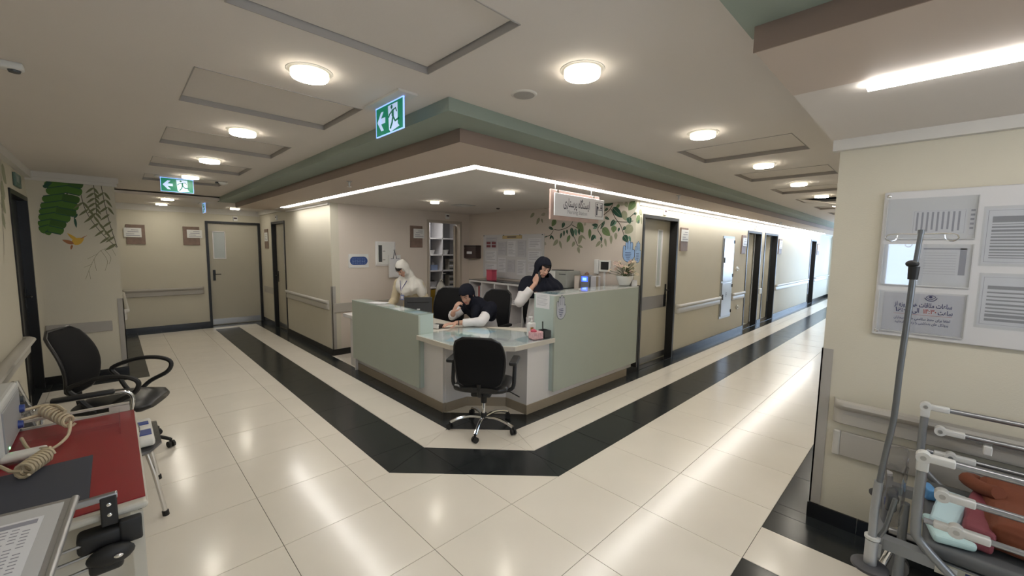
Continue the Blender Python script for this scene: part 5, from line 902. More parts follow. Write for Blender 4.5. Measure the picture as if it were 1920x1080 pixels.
# store room shelves
t = thing('storage_shelf', 'white open storage shelves with mustard doors in the store room', 'shelf unit', (4.9, 7.3, 0))
m = MB()
for x in (4.10, 4.62, 4.93, 5.40): m.box(x, 7.15, 0, x+.02, 7.55, 2.3)
m.build('upright', WHITE, t, world=True)
for z in (.82, 1.17, 1.50, 1.84): MB().box(4.12, 7.15, z, 5.4, 7.55, z+.025).build('shelf', WHITE, t, world=True)
MB().box(4.1, 7.54, .0, 5.42, 7.56, 2.3).build('back_panel', mat('shelf_back', (.30, .30, .31), .6), t, world=True)
for x in (4.12, 4.64, 5.06): MB().rbox(x, 7.13, .04, x+.42, 7.15, .80, .003).build('cupboard_door', MUSTARD, t, world=True)
def basket(x, z, label, w_=.2, h=.1, m_=WHITEP):
    t = thing('storage_tub', label, 'tub', (x, 7.3, z)); m = MB(); m.lathe([(w_*.36, 0), (w_*.5, h), (w_*.52, h), (w_*.47, h*.96), (w_*.3, .006)], seg=18); m.build('body', m_, t, True); MB().ell((0, 0, h*.8), (w_*.35, w_*.3, h*.4)).build('contents', DARKG, t, True)
basket(5.08, 1.525, 'white tub on the second store room shelf, right bay'); basket(4.72, 1.525, 'white tub on second store room shelf, left bay', .22, .09)
basket(4.77, .845, 'pale tub on the lowest store room shelf', .24, .12, PAPERG)
t = thing('storage_box', 'blue and white carton on the middle store room shelf', 'carton', (4.80, 7.3, 1.195)); MB().rbox(-.08, -.06, 0, .08, .06, .11, .004).build('box', mat('carton_blue', (.2, .26, .4), .5), t); MB().lathe([(.03, .11), (.035, .14), (.015, .16)], seg=12).build('bottle_top', PAPERG, t, True)
for k in range(8):
    z = 1.195+(k % 4)*.06 if k < 4 else .845+(k % 4)*.06
    t = thing('small_carton', ['lowest', 'second', 'third', 'topmost'][k % 4]+' small printed carton in the '+('upper' if k < 4 else 'lower')+' stack right in the store room shelves', 'carton', (5.22, 7.28, z), group='stacked small cartons'); MB().rbox(-.08, -.07, 0, .08, .07, .056, .003).build('box', mat('carton_tan', (.36, .33, .28), .6), t); MB().box(-.06, -.0715, .012, .05, -.07, .045).build('label', PAPER if k % 2 else DARKG, t)
t = thing('plastic_bag', 'crumpled white plastic bag hanging by the store room door', 'bag', (4.52, 6.6, .72)); m = MB(); m.lathe([(.05, 0), (.10, .04), (.11, .12), (.07, .22), (.025, .30), (.03, .34)], seg=14); o = m.build('bag', mat('bag_white', (.6, .58, .52), .4), t, True)
for v in o.data.vertices: v.co += Vector((random.uniform(-.012, .012), random.uniform(-.012, .012), 0))
MB().tube([(.0, 0, .33), (.03, .0, .44), (.115, 0, .45)], .004, 6).build('handle', mat('bag_white', (.6, .58, .52), .4), t)
# ================================================================ OFFICE CHAIRS
def sellipse(n, k):
    out = []
    for i in range(n):
        a = 2*pi*i/n; c, s = cos(a), sin(a); out.append((math.copysign(abs(c)**k, c), math.copysign(abs(s)**k, s)))
    return out
def loft(mb, rings, n=24, k=.55):
    """rings: (center, wdir*w, tdir*t)"""
    se = sellipse(n, k); vs = []
    for c, wv, tv in rings:
        c, wv, tv = Vector(c), Vector(wv), Vector(tv); vs += [c+wv*a+tv*b for a, b in se]
    m = len(rings); fs = [(i*n+j, i*n+(j+1) % n, (i+1)*n+(j+1) % n, (i+1)*n+j) for i in range(m-1) for j in range(n)]+[list(range(n))[::-1], [(m-1)*n+j for j in range(n)]]
    mb.add(vs, fs)
def office_chair(name, label, loc, rz, group=None, sh=.46, bh=(.0, .46), bw=.235, arms='pad', base_rz=0, tall=False, backoff=.215, metal=CHROME):
    t = thing(name, label, 'office chair', loc, rz, group)
    B0, B1 = sh+bh[0], sh+bh[1]
    m = MB(); rings = []
    N = 12
    for i in range(N+1):
        v = i/N; z = B0+(B1-B0)*v; w = bw*(.80+.2*sin(pi*min(1, v*1.25)*.5)) * (1-.22*v**3)
        e = 1-abs(2*v-1)**6; e2 = (1-(max(0, abs(2*v-1)-.72)/.28)**2)**.5 if abs(2*v-1) < 1 else 0.28
        w2 = w*(.55+.45*max(.0, e2)); th = .035*max(.25, e2)
        x = -backoff-.02-.10*v**1.6+.05*sin(pi*v); rings.append(((x, 0, z), (0, w2, 0), (th, 0, 0)))
    loft(m, rings, 28, .8); m.build('backrest', BLKF, t, True)
    # leather piping edge
    pts = []
    for i in range(N+1): c, wv, _ = rings[i]; pts.append((c[0]+.0, wv[1]*1.01, c[2]))
    for i in range(N, -1, -1): c, wv, _ = rings[i]; pts.append((c[0]+.0, -wv[1]*1.01, c[2]))
    MB().tube(pts, .011, 8, closed=True).build('edge_trim', BLKL, t, True)
    m = MB(); rings = []
    for i in range(11):
        u = -1+i/5; x = .02+.235*u; e = (1-(max(0, abs(u)-.7)/.3)**2)**.5 if abs(u) < 1 else .25
        rings.append(((x, 0, sh-.045-(.02*u*u if u > 0 else 0)), (0, .245*(.6+.4*e), 0), (0, 0, .045*(.35+.65*e))))
    loft(m, rings, 28, .7); m.build('seat', BLKL, t, True)
    MB().rbox(-.14, -.09, sh-.135, .12, .09, sh-.085, .015).build('mechanism', BLKP, t, True)
    MB().tube([(-.1, 0, sh-.11), (-.18, 0, sh-.10), (-backoff-.025, 0, sh-.05), (-backoff-.035, 0, sh+bh[0]+.04)], .022, 8, smooth=4).build('back_bracket', BLKP, t, True)
    MB().tube([(.03, -.08, sh-.11), (.03, -.24, sh-.125), (.02, -.33, sh-.165)], .006, 6).build('lever', BLKP, t, True)
    for s in (-1, 1):
        if arms == 'pad':
            m = MB(); m.tube([(-.05, s*.20, sh-.09), (-.04, s*.275, sh-.06), (-.02, s*.285, sh+.06), (.0, s*.285, sh+.17)], .018, 8, smooth=4); m.rbox(-.14, s*.285-.035, sh+.165, .12, s*.285+.035, sh+.20, .014); m.build('armrest', BLKP, t, True)
        elif arms == 'loop':
            P = [(-.16, s*.27, sh+.155), (.0, s*.285, sh+.215), (.15, s*.285, sh+.215), (.235, s*.28, sh+.17), (.21, s*.275, sh+.09), (.09, s*.26, sh+.02), (.0, s*.22, sh-.07), (-.06, s*.24, sh-.02), (-.12, s*.265, sh+.08)]
            MB().tube(P, .017, 8, closed=True, smooth=5).build('armrest', BLKP, t, True)
    MB().cyl((0, 0, .075), (0, 0, .14), .03, .028).build('hub', BLKP, t, True)
    MB().cyl((0, 0, .12), (0, 0, sh-.2), .017).build('gas_column', metal, t, True); MB().cyl((0, 0, sh-.23), (0, 0, sh-.12), .027, .032).build('column_cover', BLKP, t, True)
    for k in range(5):
        a = base_rz+2*pi*k/5; c, s = cos(a), sin(a)
        MB().tube([(c*.02, s*.02, .10), (c*.12, s*.12, .115), (c*.22, s*.22, .10), (c*.305, s*.305, .068)], .014, 8, smooth=3).build('leg', metal, t, True)
        q = MB(); cc = Vector((c*.31, s*.31, .0)); ax = Vector((cos(a+.9), sin(a+.9), 0))
        for d in (-1, 1): q.cyl(cc+ax*.006*d+Vector((0, 0, .026)), cc+ax*.022*d+Vector((0, 0, .026)), .026)
        q.cyl(cc+Vector((0, 0, .03)), cc+Vector((0, 0, .072)), .010); q.build('caster', RUB, t, True)
    return t
office_chair('office_chair', 'black office chair with chrome star base in front of the reception desk', (2.38, 2.79, 0), rad(37), sh=.47, bh=(-.03, .43), bw=.235, arms='pad', base_rz=rad(0-37), backoff=.17)
office_chair('office_chair', 'black leather office chair with loop armrests by the leaf mural wall', (-.02, 4.38, 0), rad(-24), sh=.47, bh=(.06, .54), bw=.225, arms='loop', base_rz=rad(-27+24), metal=BLKP)
office_chair('office_chair', 'black office chair behind the seated woman on her left', (3.35, 4.82, 0), rad(215), 'black chairs inside the station', sh=.5, bh=(.02, .56), bw=.25, arms=None)
office_chair('office_chair', 'black office chair the seated woman sits on', (3.42, 3.98, 0), rad(196), 'black chairs inside the station', sh=.5, bh=(.04, .60), bw=.24, arms='pad')
office_chair('office_chair', 'black office chair behind the phoning woman', (4.06, 3.68, 0), rad(212), 'black chairs inside the station', sh=.5, bh=(.05, .65), bw=.24, arms=None)
# ================================================================ VISITOR CHAIR (grey shiny)
t = thing('visitor_chair', 'grey plastic visitor chair with chrome legs behind the red cart', 'chair', (-.15, 3.40, 0))
SHEEN = mat('grey_shell', (.09, .09, .095), .18, coat=.5, vary=.2)
m = MB(); loft(m, [((x, 3.40, .43+.02*(abs(u) > .8)), (0, .29*(.75+.25*(1-u**6)), 0), (0, 0, .022*(.4+.6*(1-u**8)))) for x, u in [(-.13+.28*k/5, k/5) for k in range(-5, 6)]], 20, .6); m.build('seat', SHEEN, t, True, world=True)
m = MB(); loft(m, [((-.38-.07*v, 3.40, .52+.34*v), (0, .29*(.7+.3*sin(pi*min(.92, v+.15))), 0), (.02*(.4+.6*sin(pi*min(.95, v+.05))), 0, 0)) for v in [k/8 for k in range(9)]], 20, .6); m.build('backrest', SHEEN, t, True, world=True)
m = MB()
for y in (3.16, 3.70):
    m.tube([(.145, y, .015), (.085, y, .395), (.03, y, .41), (-.35, y, .40)], .012, 10, smooth=3); m.tube([(-.36, y, .62), (-.44, y, .015)], .012, 10)
    m.tube([(.0, y+.06*(1 if y > 3.4 else -1), .41), (.045, y+.06*(1 if y > 3.4 else -1), .58), (.02, y+.06*(1 if y > 3.4 else -1), .645), (-.05, y+.06*(1 if y > 3.4 else -1), .655), (-.36, y+.06*(1 if y > 3.4 else -1), .655), (-.40, y, .66), (-.45, y, .84)], .012, 10, smooth=4)
m.tube([(.085, 3.16, .395), (.085, 3.70, .395)], .010, 8); m.tube([(-.38, 3.16, .40), (-.38, 3.70, .40)], .010, 8); m.build('frame', CHROME, t, True, world=True)
for y in (3.10, 3.76):
    MB().rbox(-.33, y-.025, .655, -.04, y+.025, .682, .01).build('armrest', BLKP, t, True, world=True)
for y in (3.16, 3.70):
    MB().cyl((.146, y, 0), (.143, y, .03), .017).build('foot', RUB, t, True, world=True); MB().cyl((-.44, y, 0), (-.44, y, .03), .017).build('foot', RUB, t, True, world=True)
t = thing('glove_packet', 'white and blue plastic packet lying on the grey visitor chair seat', 'packet', (.065, 3.37, .458)); MB().rbox(-.05, -.22, 0, .055, .20, .045, .015).build('bag', WHITEP, t, True); MB().rbox(-.02, -.14, .043, .045, -.04, .05, .004).build('print', BLUE, t); MB().rbox(-.02, .06, .043, .04, .12, .05, .004).build('print', BLUE, t)

# ================================================================ CRASH CART (red top)
t = thing('emergency_cart', 'cream emergency trolley with red top board at lower left', 'medical cart', (-.3, 2.05, 0))
CARTW = mat('cart_cream', (.52, .50, .44), .35)
m = MB(); m.box(-.60, 1.66, .14, .0, 1.68, .84); m.box(-.60, 2.42, .14, .0, 2.44, .84); m.box(-.60, 1.68, .14, -.58, 2.42, .84); m.box(-.58, 1.68, .14, .0, 2.42, .16); m.build('body', CARTW, t, world=True)
for k in range(4):
    z = .165+k*.168; d = MB().rbox(-.03, 1.685, z, .012, 2.415, z+.16, .006).build('drawer', CARTW, t, world=True); MB().rbox(.012, 1.9, z+.115, .026, 2.2, z+.135, .004).build('handle', DARKG, d, world=True)
MB().rbox(-.63, 1.57, .872, .035, 2.50, .895, .010).build('top_rim', CARTW, t, world=True)
MB().box(-.61, 1.60, .895, .03, 2.49, .899).build('red_board', RED, t, world=True)
MB().box(-.60, 1.66, .8995, -.09, 2.03, .903).build('blue_mat', SLATE, t, world=True)
m = MB(); m.box(-.62, 2.495, .895, -.05, 2.505, .906); m.box(-.62, 2.495, .928, .017, 2.505, .938); m.box(-.05, 2.495, .895, .017, 2.505, .93); m.box(-.36, 2.495, .90, -.30, 2.505, .93); m.build('back_guard', CARTW, t, world=True)
m = MB(); m.rbox(-.62, 1.555, .935, -.028, 1.572, .953, .004); m.rbox(-.62, 1.548, .895, -.15, 1.572, .948, .004); m.build('front_rail', ALU, t, world=True)
b = MB().rbox(-.065, 1.553, .862, -.03, 1.575, .948, .004).build('bracket', BLKP, t, world=True)
for z in (.895, .925): MB().lathe([(.006, 0), (.005, .002), (.002, .003)], (-.047, 1.553, z), 12, R=Matrix.Rotation(pi/2, 3, 'X')).build('screw', CHROME, b, True, world=True)
m = MB(); m.box(-.34, 2.44, .899, -.335, 2.48, .925); m.box(-.02, 2.2, .899, -.016, 2.47, .925); m.box(-.33, 2.30, .899, -.02, 2.304, .915); m.build('acrylic_divider', ACRYL, t, world=True)
MB().box(-.005, 1.56, .12, .022, 1.575, .872).build('corner_post', CARTW, t, world=True)
MB().box(-.56, 1.60, .56, -.02, 1.605, .575).build('lower_rail', ALU, t, world=True)
for x in (-.55, -.03):
    for y in (1.72, 2.38):
        MB().cyl((x, y, .10), (x, y, .15), .012).build('caster_stem', STEEL, t, True, world=True); MB().cyl((x-.012, y, .052), (x+.012, y, .052), .052, seg=20).build('caster', RUB, t, True, world=True)
# dark equipment hanging below the rail
t = thing('black_clamps', 'dark clamp bundle with metal rods hanging under the cart edge', 'clamp', (-.07, 1.56, .83))
m = MB(); m.rbox(-.115, 1.545, .80, -.01, 1.60, .855, .012); m.rbox(-.095, 1.52, .745, -.025, 1.56, .80, .012); m.rbox(-.03, 1.54, .80, .018, 1.565, .87, .006); m.ell((-.05, 1.53, .79), (.05, .02, .03)); m.build('clamp_body', BLKP, t, True, world=True)
m = MB()
for z in (.835, .80, .762): m.tube([(-.22, 1.55, z-.01), (-.09, 1.55, z)], .0045, 8)
m.build('rod', STEEL, t, True, world=True); MB().ell((-.035, 1.508, .792), (.010, .004, .006)).build('knob', CHROME, t, True, world=True)
# defibrillator with coiled cable
t = thing('defibrillator', 'white medical device with blue connectors on the red cart at left edge', 'medical device', (-.42, 2.30, .90))
MB().rbox(-.56, 2.12, .905, -.30, 2.52, 1.10, .015).build('body', mat('device_white', (.50, .51, .50), .4), t, world=True); 
m = MB(); m.rbox(-.302, 2.15, .93, -.296, 2.48, 1.075, .002); m.build('grey_panel', mat('device_panel', (.30, .31, .32), .4), t, world=True)
for y, z in ((2.46, 1.00), (2.40, .955)): MB().cyl((-.30, y, z), (-.283, y, z), .017, .014).build('connector', BLUE, t, True, world=True)
MB().cyl((-.30, 2.49, 1.03), (-.286, 2.49, 1.03), .013).build('connector', DARKG, t, True, world=True)
MB().cyl((-.298, 2.20, .935), (-.294, 2.20, .935), .004).build('status_light', mat('green_led', (.1, .8, .2), .4, emit=(.2, 1, .3), es=4), t, True, world=True)
t = thing('paddle', 'pale hand paddle with cable on the red cart', 'paddle', (-.24, 2.14, .91)); MB().rbox(-.07, -.03, 0, .035, .03, .022, .009).build('body', WHITEP, t, True)
t = thing('coiled_cable', 'beige coiled cable looping over the red cart board', 'cable', (-.22, 2.35, .93))
P = [Vector(q) for q in ((-.29, 2.46, .99), (-.24, 2.50, .985), (-.20, 2.45, .99), (-.17, 2.36, .985))]
m = MB(); m.tube(P, .006, 8, smooth=6)
m.tube([(-.29, 2.40, .97), (-.24, 2.46, .96), (-.19, 2.42, .955), (-.165, 2.33, .96)], .006, 8, smooth=6)
c = []
for k in range(90): a = k/90; th = a*2*pi*8; ctr = Vector((-.235, 2.47, .975)).lerp(Vector((-.155, 2.30, .955)), a); c.append(ctr+Vector((cos(th)*.016, cos(th)*.010, sin(th)*.019)))
m.tube(c, .0052, 6)
m.tube([(-.155, 2.30, .955), (-.16, 2.21, .93), (-.20, 2.15, .915), (-.25, 2.20, .912), (-.28, 2.30, .93)], .0052, 8, smooth=6)
c = []
for k in range(80): a = k/80; th = a*2*pi*8; ctr = Vector((-.20, 2.07, .928)).lerp(Vector((-.245, 1.96, .928)), a); c.append(ctr+Vector((cos(th)*.018, -cos(th)*.010, sin(th)*.021)))
m.tube(c, .0052, 6); m.tube([(-.22, 2.14, .93), (-.195, 2.10, .94), (-.20, 2.07, .928)], .0052, 6); m.tube([(-.245, 1.96, .928), (-.27, 1.98, .93), (-.30, 2.05, .93)], .0052, 6)
m.build('cord', CABLE, t, True, world=True)
# clipboard / chart binder
t = thing('chart_clipboard', 'aluminium chart clipboard with printed table at bottom left corner', 'clipboard', (-.18, 1.42, .96), rad(-8))
R_ = Matrix.Rotation(rad(14), 3, 'X')
MB().rbox(-.16, -.20, -.02, .062, .125, -.004, .006, R=R_).build('metal_cover', mat('brushed_alu', (.42, .42, .42), .38, metal=.8), t, True); MB().tube([tuple(R_ @ Vector((.058, -.2, -.006))), tuple(R_ @ Vector((.058, .12, -.006)))], .008, 10).build('spine_edge', mat('brushed_alu', (.42, .42, .42), .38, metal=.8), t, True)
MB().box(-.15, -.20, -.0035, .04, .11, -.0025, R=R_).build('plastic_sleeve', mat('sleeve', (.5, .5, .5), .2), t); s = MB().box(-.15, -.20, -.002, .012, .075, -.001, R=R_).build('paper_sheet', PAPER, t)
m = MB(); m.box(-.15, .055, -.0009, .004, .068, -.0004, R=R_); m.build('header_bar', INKG, s)
m = MB()
for r_ in range(22):
    for c in range(8): 
        if (r_*3+c) % 7: m.box(-.145+c*.0185, .045-r_*.010, -.0009, -.145+c*.0185+.0125, .0472-r_*.010, -.0005, R=R_)
m.build('print', INKG, s)
m = MB(); m.rbox(-.16, .08, -.002, -.075, .105, .012, .004, R=R_); m.tube([R_ @ Vector((-.15, .092, .014)), R_ @ Vector((-.11, .10, .022)), R_ @ Vector((-.075, .094, .012))], .005, 8, smooth=4); m.build('clip', CHROME, t, True)

# ================================================================ HOSPITAL BED (right)
t = thing('hospital_bed', 'grey steel hospital stretcher with side rails below the notice board', 'bed', (2.57, -.9, 0))
FR = GREYM; Y1_ = .10; Y0_ = -1.95
m = MB(); m.box(2.20, Y1_-.045, .40, 2.94, Y1_+.0, .46); m.box(2.20, Y0_, .40, 2.94, Y0_+.05, .46); m.box(2.26, Y0_, .41, 2.31, Y1_-.04, .455); m.box(2.84, Y0_, .41, 2.89, Y1_-.04, .455); m.box(2.3, -1.0, .41, 2.86, -.95, .45); m.build('frame', FR, t, world=True)
m = MB(); m.tube([(2.20, .075, .20), (2.92, .075, .20)], .018, 10); m.tube([(2.26, .05, .20), (2.26, Y0_, .20)], .018, 10); m.tube([(2.86, .05, .2), (2.86, Y0_, .20)], .018, 10); m.build('lower_frame', mat('rail_silver', (.45, .46, .47), .35, metal=.7), t, True, world=True)
for x in (2.34, 2.80):
    for y in (.0, -1.7):
        MB().cyl((x, y, .13), (x, y, .40), .018).build('leg', FR, t, True, world=True); MB().cyl((x-.018, y+.02, .06), (x+.018, y+.02, .06), .06, seg=20).build('caster', mat('caster_grey', (.18, .18, .19), .5), t, True, world=True)
MB().tube([(2.22, .05, .26), (2.30, .05, .26), (2.34, .05, .30), (2.34, .03, .38)], .014, 10).build('crank', CHROME, t, True, world=True)
for x in (2.205, 2.93):   # corner roller bumpers with pole sockets
    MB().lathe([(.0, -.012), (.05, -.012), (.062, -.004), (.062, .006), (.05, .014), (.0, .016)], (x, .085, .345), 24).build('roller_bumper', mat('bumper_dark', (.05, .05, .055), .45), t, True, world=True)
    MB().cyl((x, .085, .355), (x, .085, .465), .022, seg=20).build('pole_socket', mat('rail_silver', (.45, .46, .47), .35, metal=.7), t, True, world=True)
    MB().lathe([(.017, .470), (.026, .470), (.026, .482), (.017, .482)], (x, .085, 0), 20).build('socket_ring', JOINT, t, True, world=True)
def siderail(x, z_top, z_mid, z_low, d):
    y0 = -.035; P = t
    MB().tube([(x, y0, z_top-.04), (x, y0, z_low-.03), (x+.01*d, y0-.02, z_low-.10), (x+.01*d, y0-.14, z_low-.22), (x+.01*d, y0-.20, z_low-.30)], .016, 10, smooth=4).build('rail_post', GREYM, P, True, world=True)
    MB().tube([(x, -1.3, z_top-.02), (x, -1.3, z_low-.2)], .016, 10).build('rail_post', GREYM, P, True, world=True)
    for z, ys in ((z_top, y0), (z_mid, y0-.06), (z_low, y0+.0)):
        MB().tube([(x, ys-.02, z), (x, -1.3, z)], .0125 if z != z_low else .011, 10).build('rail_tube', ALU, P, True, world=True)
        yj = ys if z != z_low else y0-.105
        m = MB(); m.cyl((x-.02, yj, z), (x+.02, yj, z), .022, seg=18); m.rbox(x-.016, yj-.085, z-.014, x+.016, yj, z+.014, .005)
        if z == z_top: m.rbox(x-.018, yj-.018, z-.055, x+.018, yj+.018, z, .006)
        if z == z_low: m.rbox(x-.015, yj, z-.012, x+.015, yj+.06, z+.012, .005)
        m.build('rail_joint', JOINT, P, True, world=True)
        MB().cyl((x-.022, yj, z), (x+.022, yj, z), .009, seg=12).build('rivet', STEEL, P, True, world=True)
siderail(2.20, .874, .745, .625, 1); siderail(2.95, .876, .765, .645, -1)
MB().rbox(2.93, -.27, .70, 2.975, -.24, .745, .006).build('latch', JOINT, t, world=True)
m = MB(); m.rbox(2.25, Y0_+.05, .46, 2.90, -.06, .515, .02); m.build('mattress', mat('mattress_grey', (.10, .105, .11), .5), t, True, world=True)
MB().box(2.255, -.10, .405, 2.262, -.38, .45).build('label_strip', mat('label_cream', (.5, .48, .4), .5), t, world=True); MB().box(2.252, -.12, .41, 2.256, -.16, .445).build('label_strip', WHITEP, t, world=True); MB().box(2.252, -.18, .41, 2.256, -.215, .445).build('label_strip', mat('label_navy', (.03, .04, .12), .5), t, world=True)
def crumple(o, a, s=18, seed=0):
    from mathutils import noise
    for v in o.data.vertices: v.co += noise.noise_vector(v.co*s+Vector((seed, 0, 0)))*a
def blanket(name, label, cat, c, r, m_, seed, rz=0, a=.02, sub='cloth'):
    t = thing(name, label, cat, c, rz); m = MB(); m.rbox(-r[0], -r[1], 0, r[0], r[1], r[2], min(r)*.4, seg=3); 
    bmesh.ops.subdivide_edges(m.b, edges=m.b.edges, cuts=5, use_grid_fill=True); o = m.build(sub, m_, t, True); crumple(o, a, 9, seed); return t
blanket('folded_blanket', 'rust brown folded blanket lying on the hospital bed', 'blanket', (2.58, -.45, .525), (.27, .22, .13), ORANGE, 3, a=.025)
MB().tube([(2.84, -.22, .60), (2.76, -.19, .625), (2.66, -.23, .64), (2.6, -.27, .66)], .028, 10, smooth=4).build('rolled_edge', ORANGE, bpy.data.objects['folded_blanket'], True, world=True)
blanket('folded_sheet', 'maroon cloth in clear plastic between the blanket and blue pack', 'cloth', (2.52, -.225, .52), (.22, .045, .085), MAROON, 5, rad(-6), a=.012)
blanket('medical_pack', 'pale blue shiny sterile pack on the bed end', 'packet', (2.52, -.135, .52), (.17, .045, .06), PBLUE, 8, rad(-8), a=.008, sub='pack')
blanket('medical_pack', 'pale mint sterile pack leaning behind the near bed rail', 'packet', (2.36, -.13, .52), (.09, .06, .035), mat('pale_mint', (.48, .66, .66), .3), 9, rad(12), a=.006, sub='pack')
blanket('blue_cloth', 'bright blue strip of cloth beside the pale blue pack', 'cloth', (2.68, -.07, .52), (.05, .02, .05), mat('cloth_blue', (.10, .28, .55), .5), 11, rad(20), a=.008)
# clear plastic bag at bed head
t = thing('plastic_bag', 'clear crumpled plastic bag hanging at the near bed corner', 'bag', (2.50, .045, .47)); m = MB(); m.rbox(-.14, -.035, .0, .14, .035, .27, .02); bmesh.ops.subdivide_edges(m.b, edges=m.b.edges, cuts=5, use_grid_fill=True); o = m.build('bag', FILM, t, True); crumple(o, .02, 14, 2)
MB().rbox(-.05, -.02, .02, .05, .02, .10, .012).build('contents', DARKG, t, True)
t = thing('medicine_bottle', 'small bottle with blue cap lying near the bed frame', 'bottle', (2.60, .055, .46), rad(-20)); MB().lathe([(.012, 0), (.014, .02), (.014, .06), (.008, .07)], (0, 0, 0), 14, R=Matrix.Rotation(pi/2, 3, 'Y')).build('body', mat('amber_glass', (.12, .06, .03), .2), t, True); MB().cyl((-.02, 0, 0), (-.02, 0, .035), .010).build('cap', BLUE, t, True); MB().cyl((.02, 0, 0), (.035, 0, 0), .0145).build('label', PAPER, t, True)
# IV pole clamped in the near socket
t = thing('iv_pole', 'leaning grey IV drip pole with wire hooks at the bed corner', 'IV pole', (2.205, .085, .36))
PM = mat('pole_grey', (.17, .18, .19), .35, metal=.6)
MB().tube([(2.205, .085, .37), (2.205, .087, .60), (2.205, .083, .72)], .015, 12).build('lower_tube', mat('pole_light', (.33, .34, .35), .3, metal=.5), t, True, world=True)
MB().tube([(2.205, .083, .70), (2.205, .070, .86), (2.205, .058, 1.0), (2.205, .055, 1.20), (2.205, .048, 1.45), (2.205, .046, 1.58)], .0105, 12, smooth=3).build('middle_tube', PM, t, True, world=True)
MB().tube([(2.205, .046, 1.57), (2.205, .037, 1.735)], .0085, 12).build('upper_tube', PM, t, True, world=True)
m = MB(); m.cyl((2.205, .047, 1.555), (2.205, .046, 1.605), .015, .017); m.ell((2.205, .052, 1.615), (.016, .02, .014)); m.build('clamp_knob', BLKP, t, True, world=True)
m = MB(); z = 1.728
for s in (-1, 1): m.tube([(2.205, .037, z), (2.205, .037+s*.045, z+.002), (2.205, .037+s*.065, z+.002), (2.205, .037+s*.092, z-.002), (2.205, .037+s*.098, z-.016), (2.205, .037+s*.085, z-.026), (2.205, .037+s*.068, z-.02), (2.205, .037+s*.063, z-.004)], .0022, 6, smooth=4)
m.build('hook', CHROME, t, True, world=True)
MB().cyl((2.205, .037, 1.73), (2.205, .037, 1.745), .010).build('top_cap', PM, t, True, world=True)
MB().tube([(2.225, .03, .66), (2.222, .05, .52), (2.215, .07, .47)], .008, 8).build('clamp_arm', PM, t, True, world=True)
# ================================================================ PEOPLE
import time
def voxel_mesh(prims, vox, smooth_it, cutfn=None, wrinkle=None):
    mb = MB()
    for p in prims:
        if p[0] == 'c':
            a, ra, b, rb = Vector(p[1]), p[2], Vector(p[3]), p[4]; mb.cyl(a, b, ra, rb, 16); mb.ell(a, (ra,)*3, u=16, v=10); mb.ell(b, (rb,)*3, u=16, v=10)
        elif p[0] == 'k': mb.cyl(p[1], p[3], p[2], p[4], 20)
        elif p[0] == 'e': mb.ell(p[1], p[2], R=p[3] if len(p) > 3 else None, u=20, v=14)
        elif p[0] == 'l': loft(mb, p[1], 24, 1.0)
    me = bpy.data.meshes.new('tmp'); bmesh.ops.recalc_face_normals(mb.b, faces=mb.b.faces); mb.b.to_mesh(me); mb.b.free()
    o = bpy.data.objects.new('tmp', me); COL.objects.link(o)
    md = o.modifiers.new('r', 'REMESH'); md.mode = 'VOXEL'; md.voxel_size = vox
    if smooth_it: s = o.modifiers.new('s', 'SMOOTH'); s.factor = .5; s.iterations = smooth_it
    dg = bpy.context.evaluated_depsgraph_get(); out = bpy.data.meshes.new_from_object(o.evaluated_get(dg)); bpy.data.objects.remove(o)
    if wrinkle: 
        import numpy as np
        n = len(out.vertices); co = np.empty(n*3, dtype=np.float32); no = np.empty(n*3, dtype=np.float32); out.vertices.foreach_get('co', co); out.vertex_normals.foreach_get('vector', no)
        co = co.reshape(-1, 3); no = no.reshape(-1, 3); res = np.array([wrinkle(Vector(a), Vector(b)) for a, b in zip(co, no)], dtype=np.float32); out.vertices.foreach_set('co', (co+res).ravel())
    if cutfn:
        b = bmesh.new(); b.from_mesh(out); bmesh.ops.delete(b, geom=[v for v in b.verts if cutfn(v.co)], context='VERTS'); b.to_mesh(out); b.free()
    for f in out.polygons: f.use_smooth = True
    return out
def part(name, me, m_, par, mats=None, fn=None, solid=0):
    me.materials.clear(); me.materials.append(m_)
    for k in (mats or []): me.materials.append(k)
    if fn:
        for f in me.polygons: f.material_index = fn(f.center)
    o = bpy.data.objects.new(name, me); COL.objects.link(o); o.parent = par
    if solid: md = o.modifiers.new('thickness', 'SOLIDIFY'); md.thickness = solid; md.offset = 1
    return o
def hand_prims(wrist, d, up, side, curl=.5, spread=.02, sc_=1.0):
    """wrist point, d finger direction, up = back of the hand normal, side=+1/-1 where the thumb sits"""
    d = Vector(d).normalized(); up = Vector(up); up = (up-d*up.dot(d)).normalized(); s = d.cross(up).normalized()*side; W = Vector(wrist); P = []
    palm = W+d*.045*sc_
    for k in (-1.5, -.5, .5, 1.5): P.append(('c', W+s*.012*k*sc_, .013*sc_, W+d*.085*sc_+s*.019*k*sc_, .011*sc_))
    L = (.034, .040, .037, .029)
    for k, l in zip((1.5, .5, -.5, -1.5), L):
        b = W+d*.088*sc_+s*.0195*k*sc_; dd = d; pts = [b]; ang = curl*(.7+.1*k)
        for j, f in enumerate((1.0, .68, .5)):
            ang_ = ang*(j+.6); dd = (d*cos(ang_)-up*sin(ang_)).normalized(); pts.append(pts[-1]+(dd+s*spread*k)*l*f*sc_)
        for a, b2, r in zip(pts, pts[1:], (.0088, .008, .0072)): P.append(('c', a, r*sc_, b2, r*.93*sc_))
    th0 = W+d*.02*sc_+s*.024*sc_; th1 = th0+(d*.55+s*.75-up*.35).normalized()*.038*sc_; th2 = th1+(d*.85+s*.3-up*.45).normalized()*.030*sc_; th3 = th2+(d*.95-up*.3).normalized()*.024*sc_
    P += [('c', th0, .0135*sc_, th1, .0115*sc_), ('c', th1, .0105*sc_, th2, .0095*sc_), ('c', th2, .0092*sc_, th3, .008*sc_)]
    return P
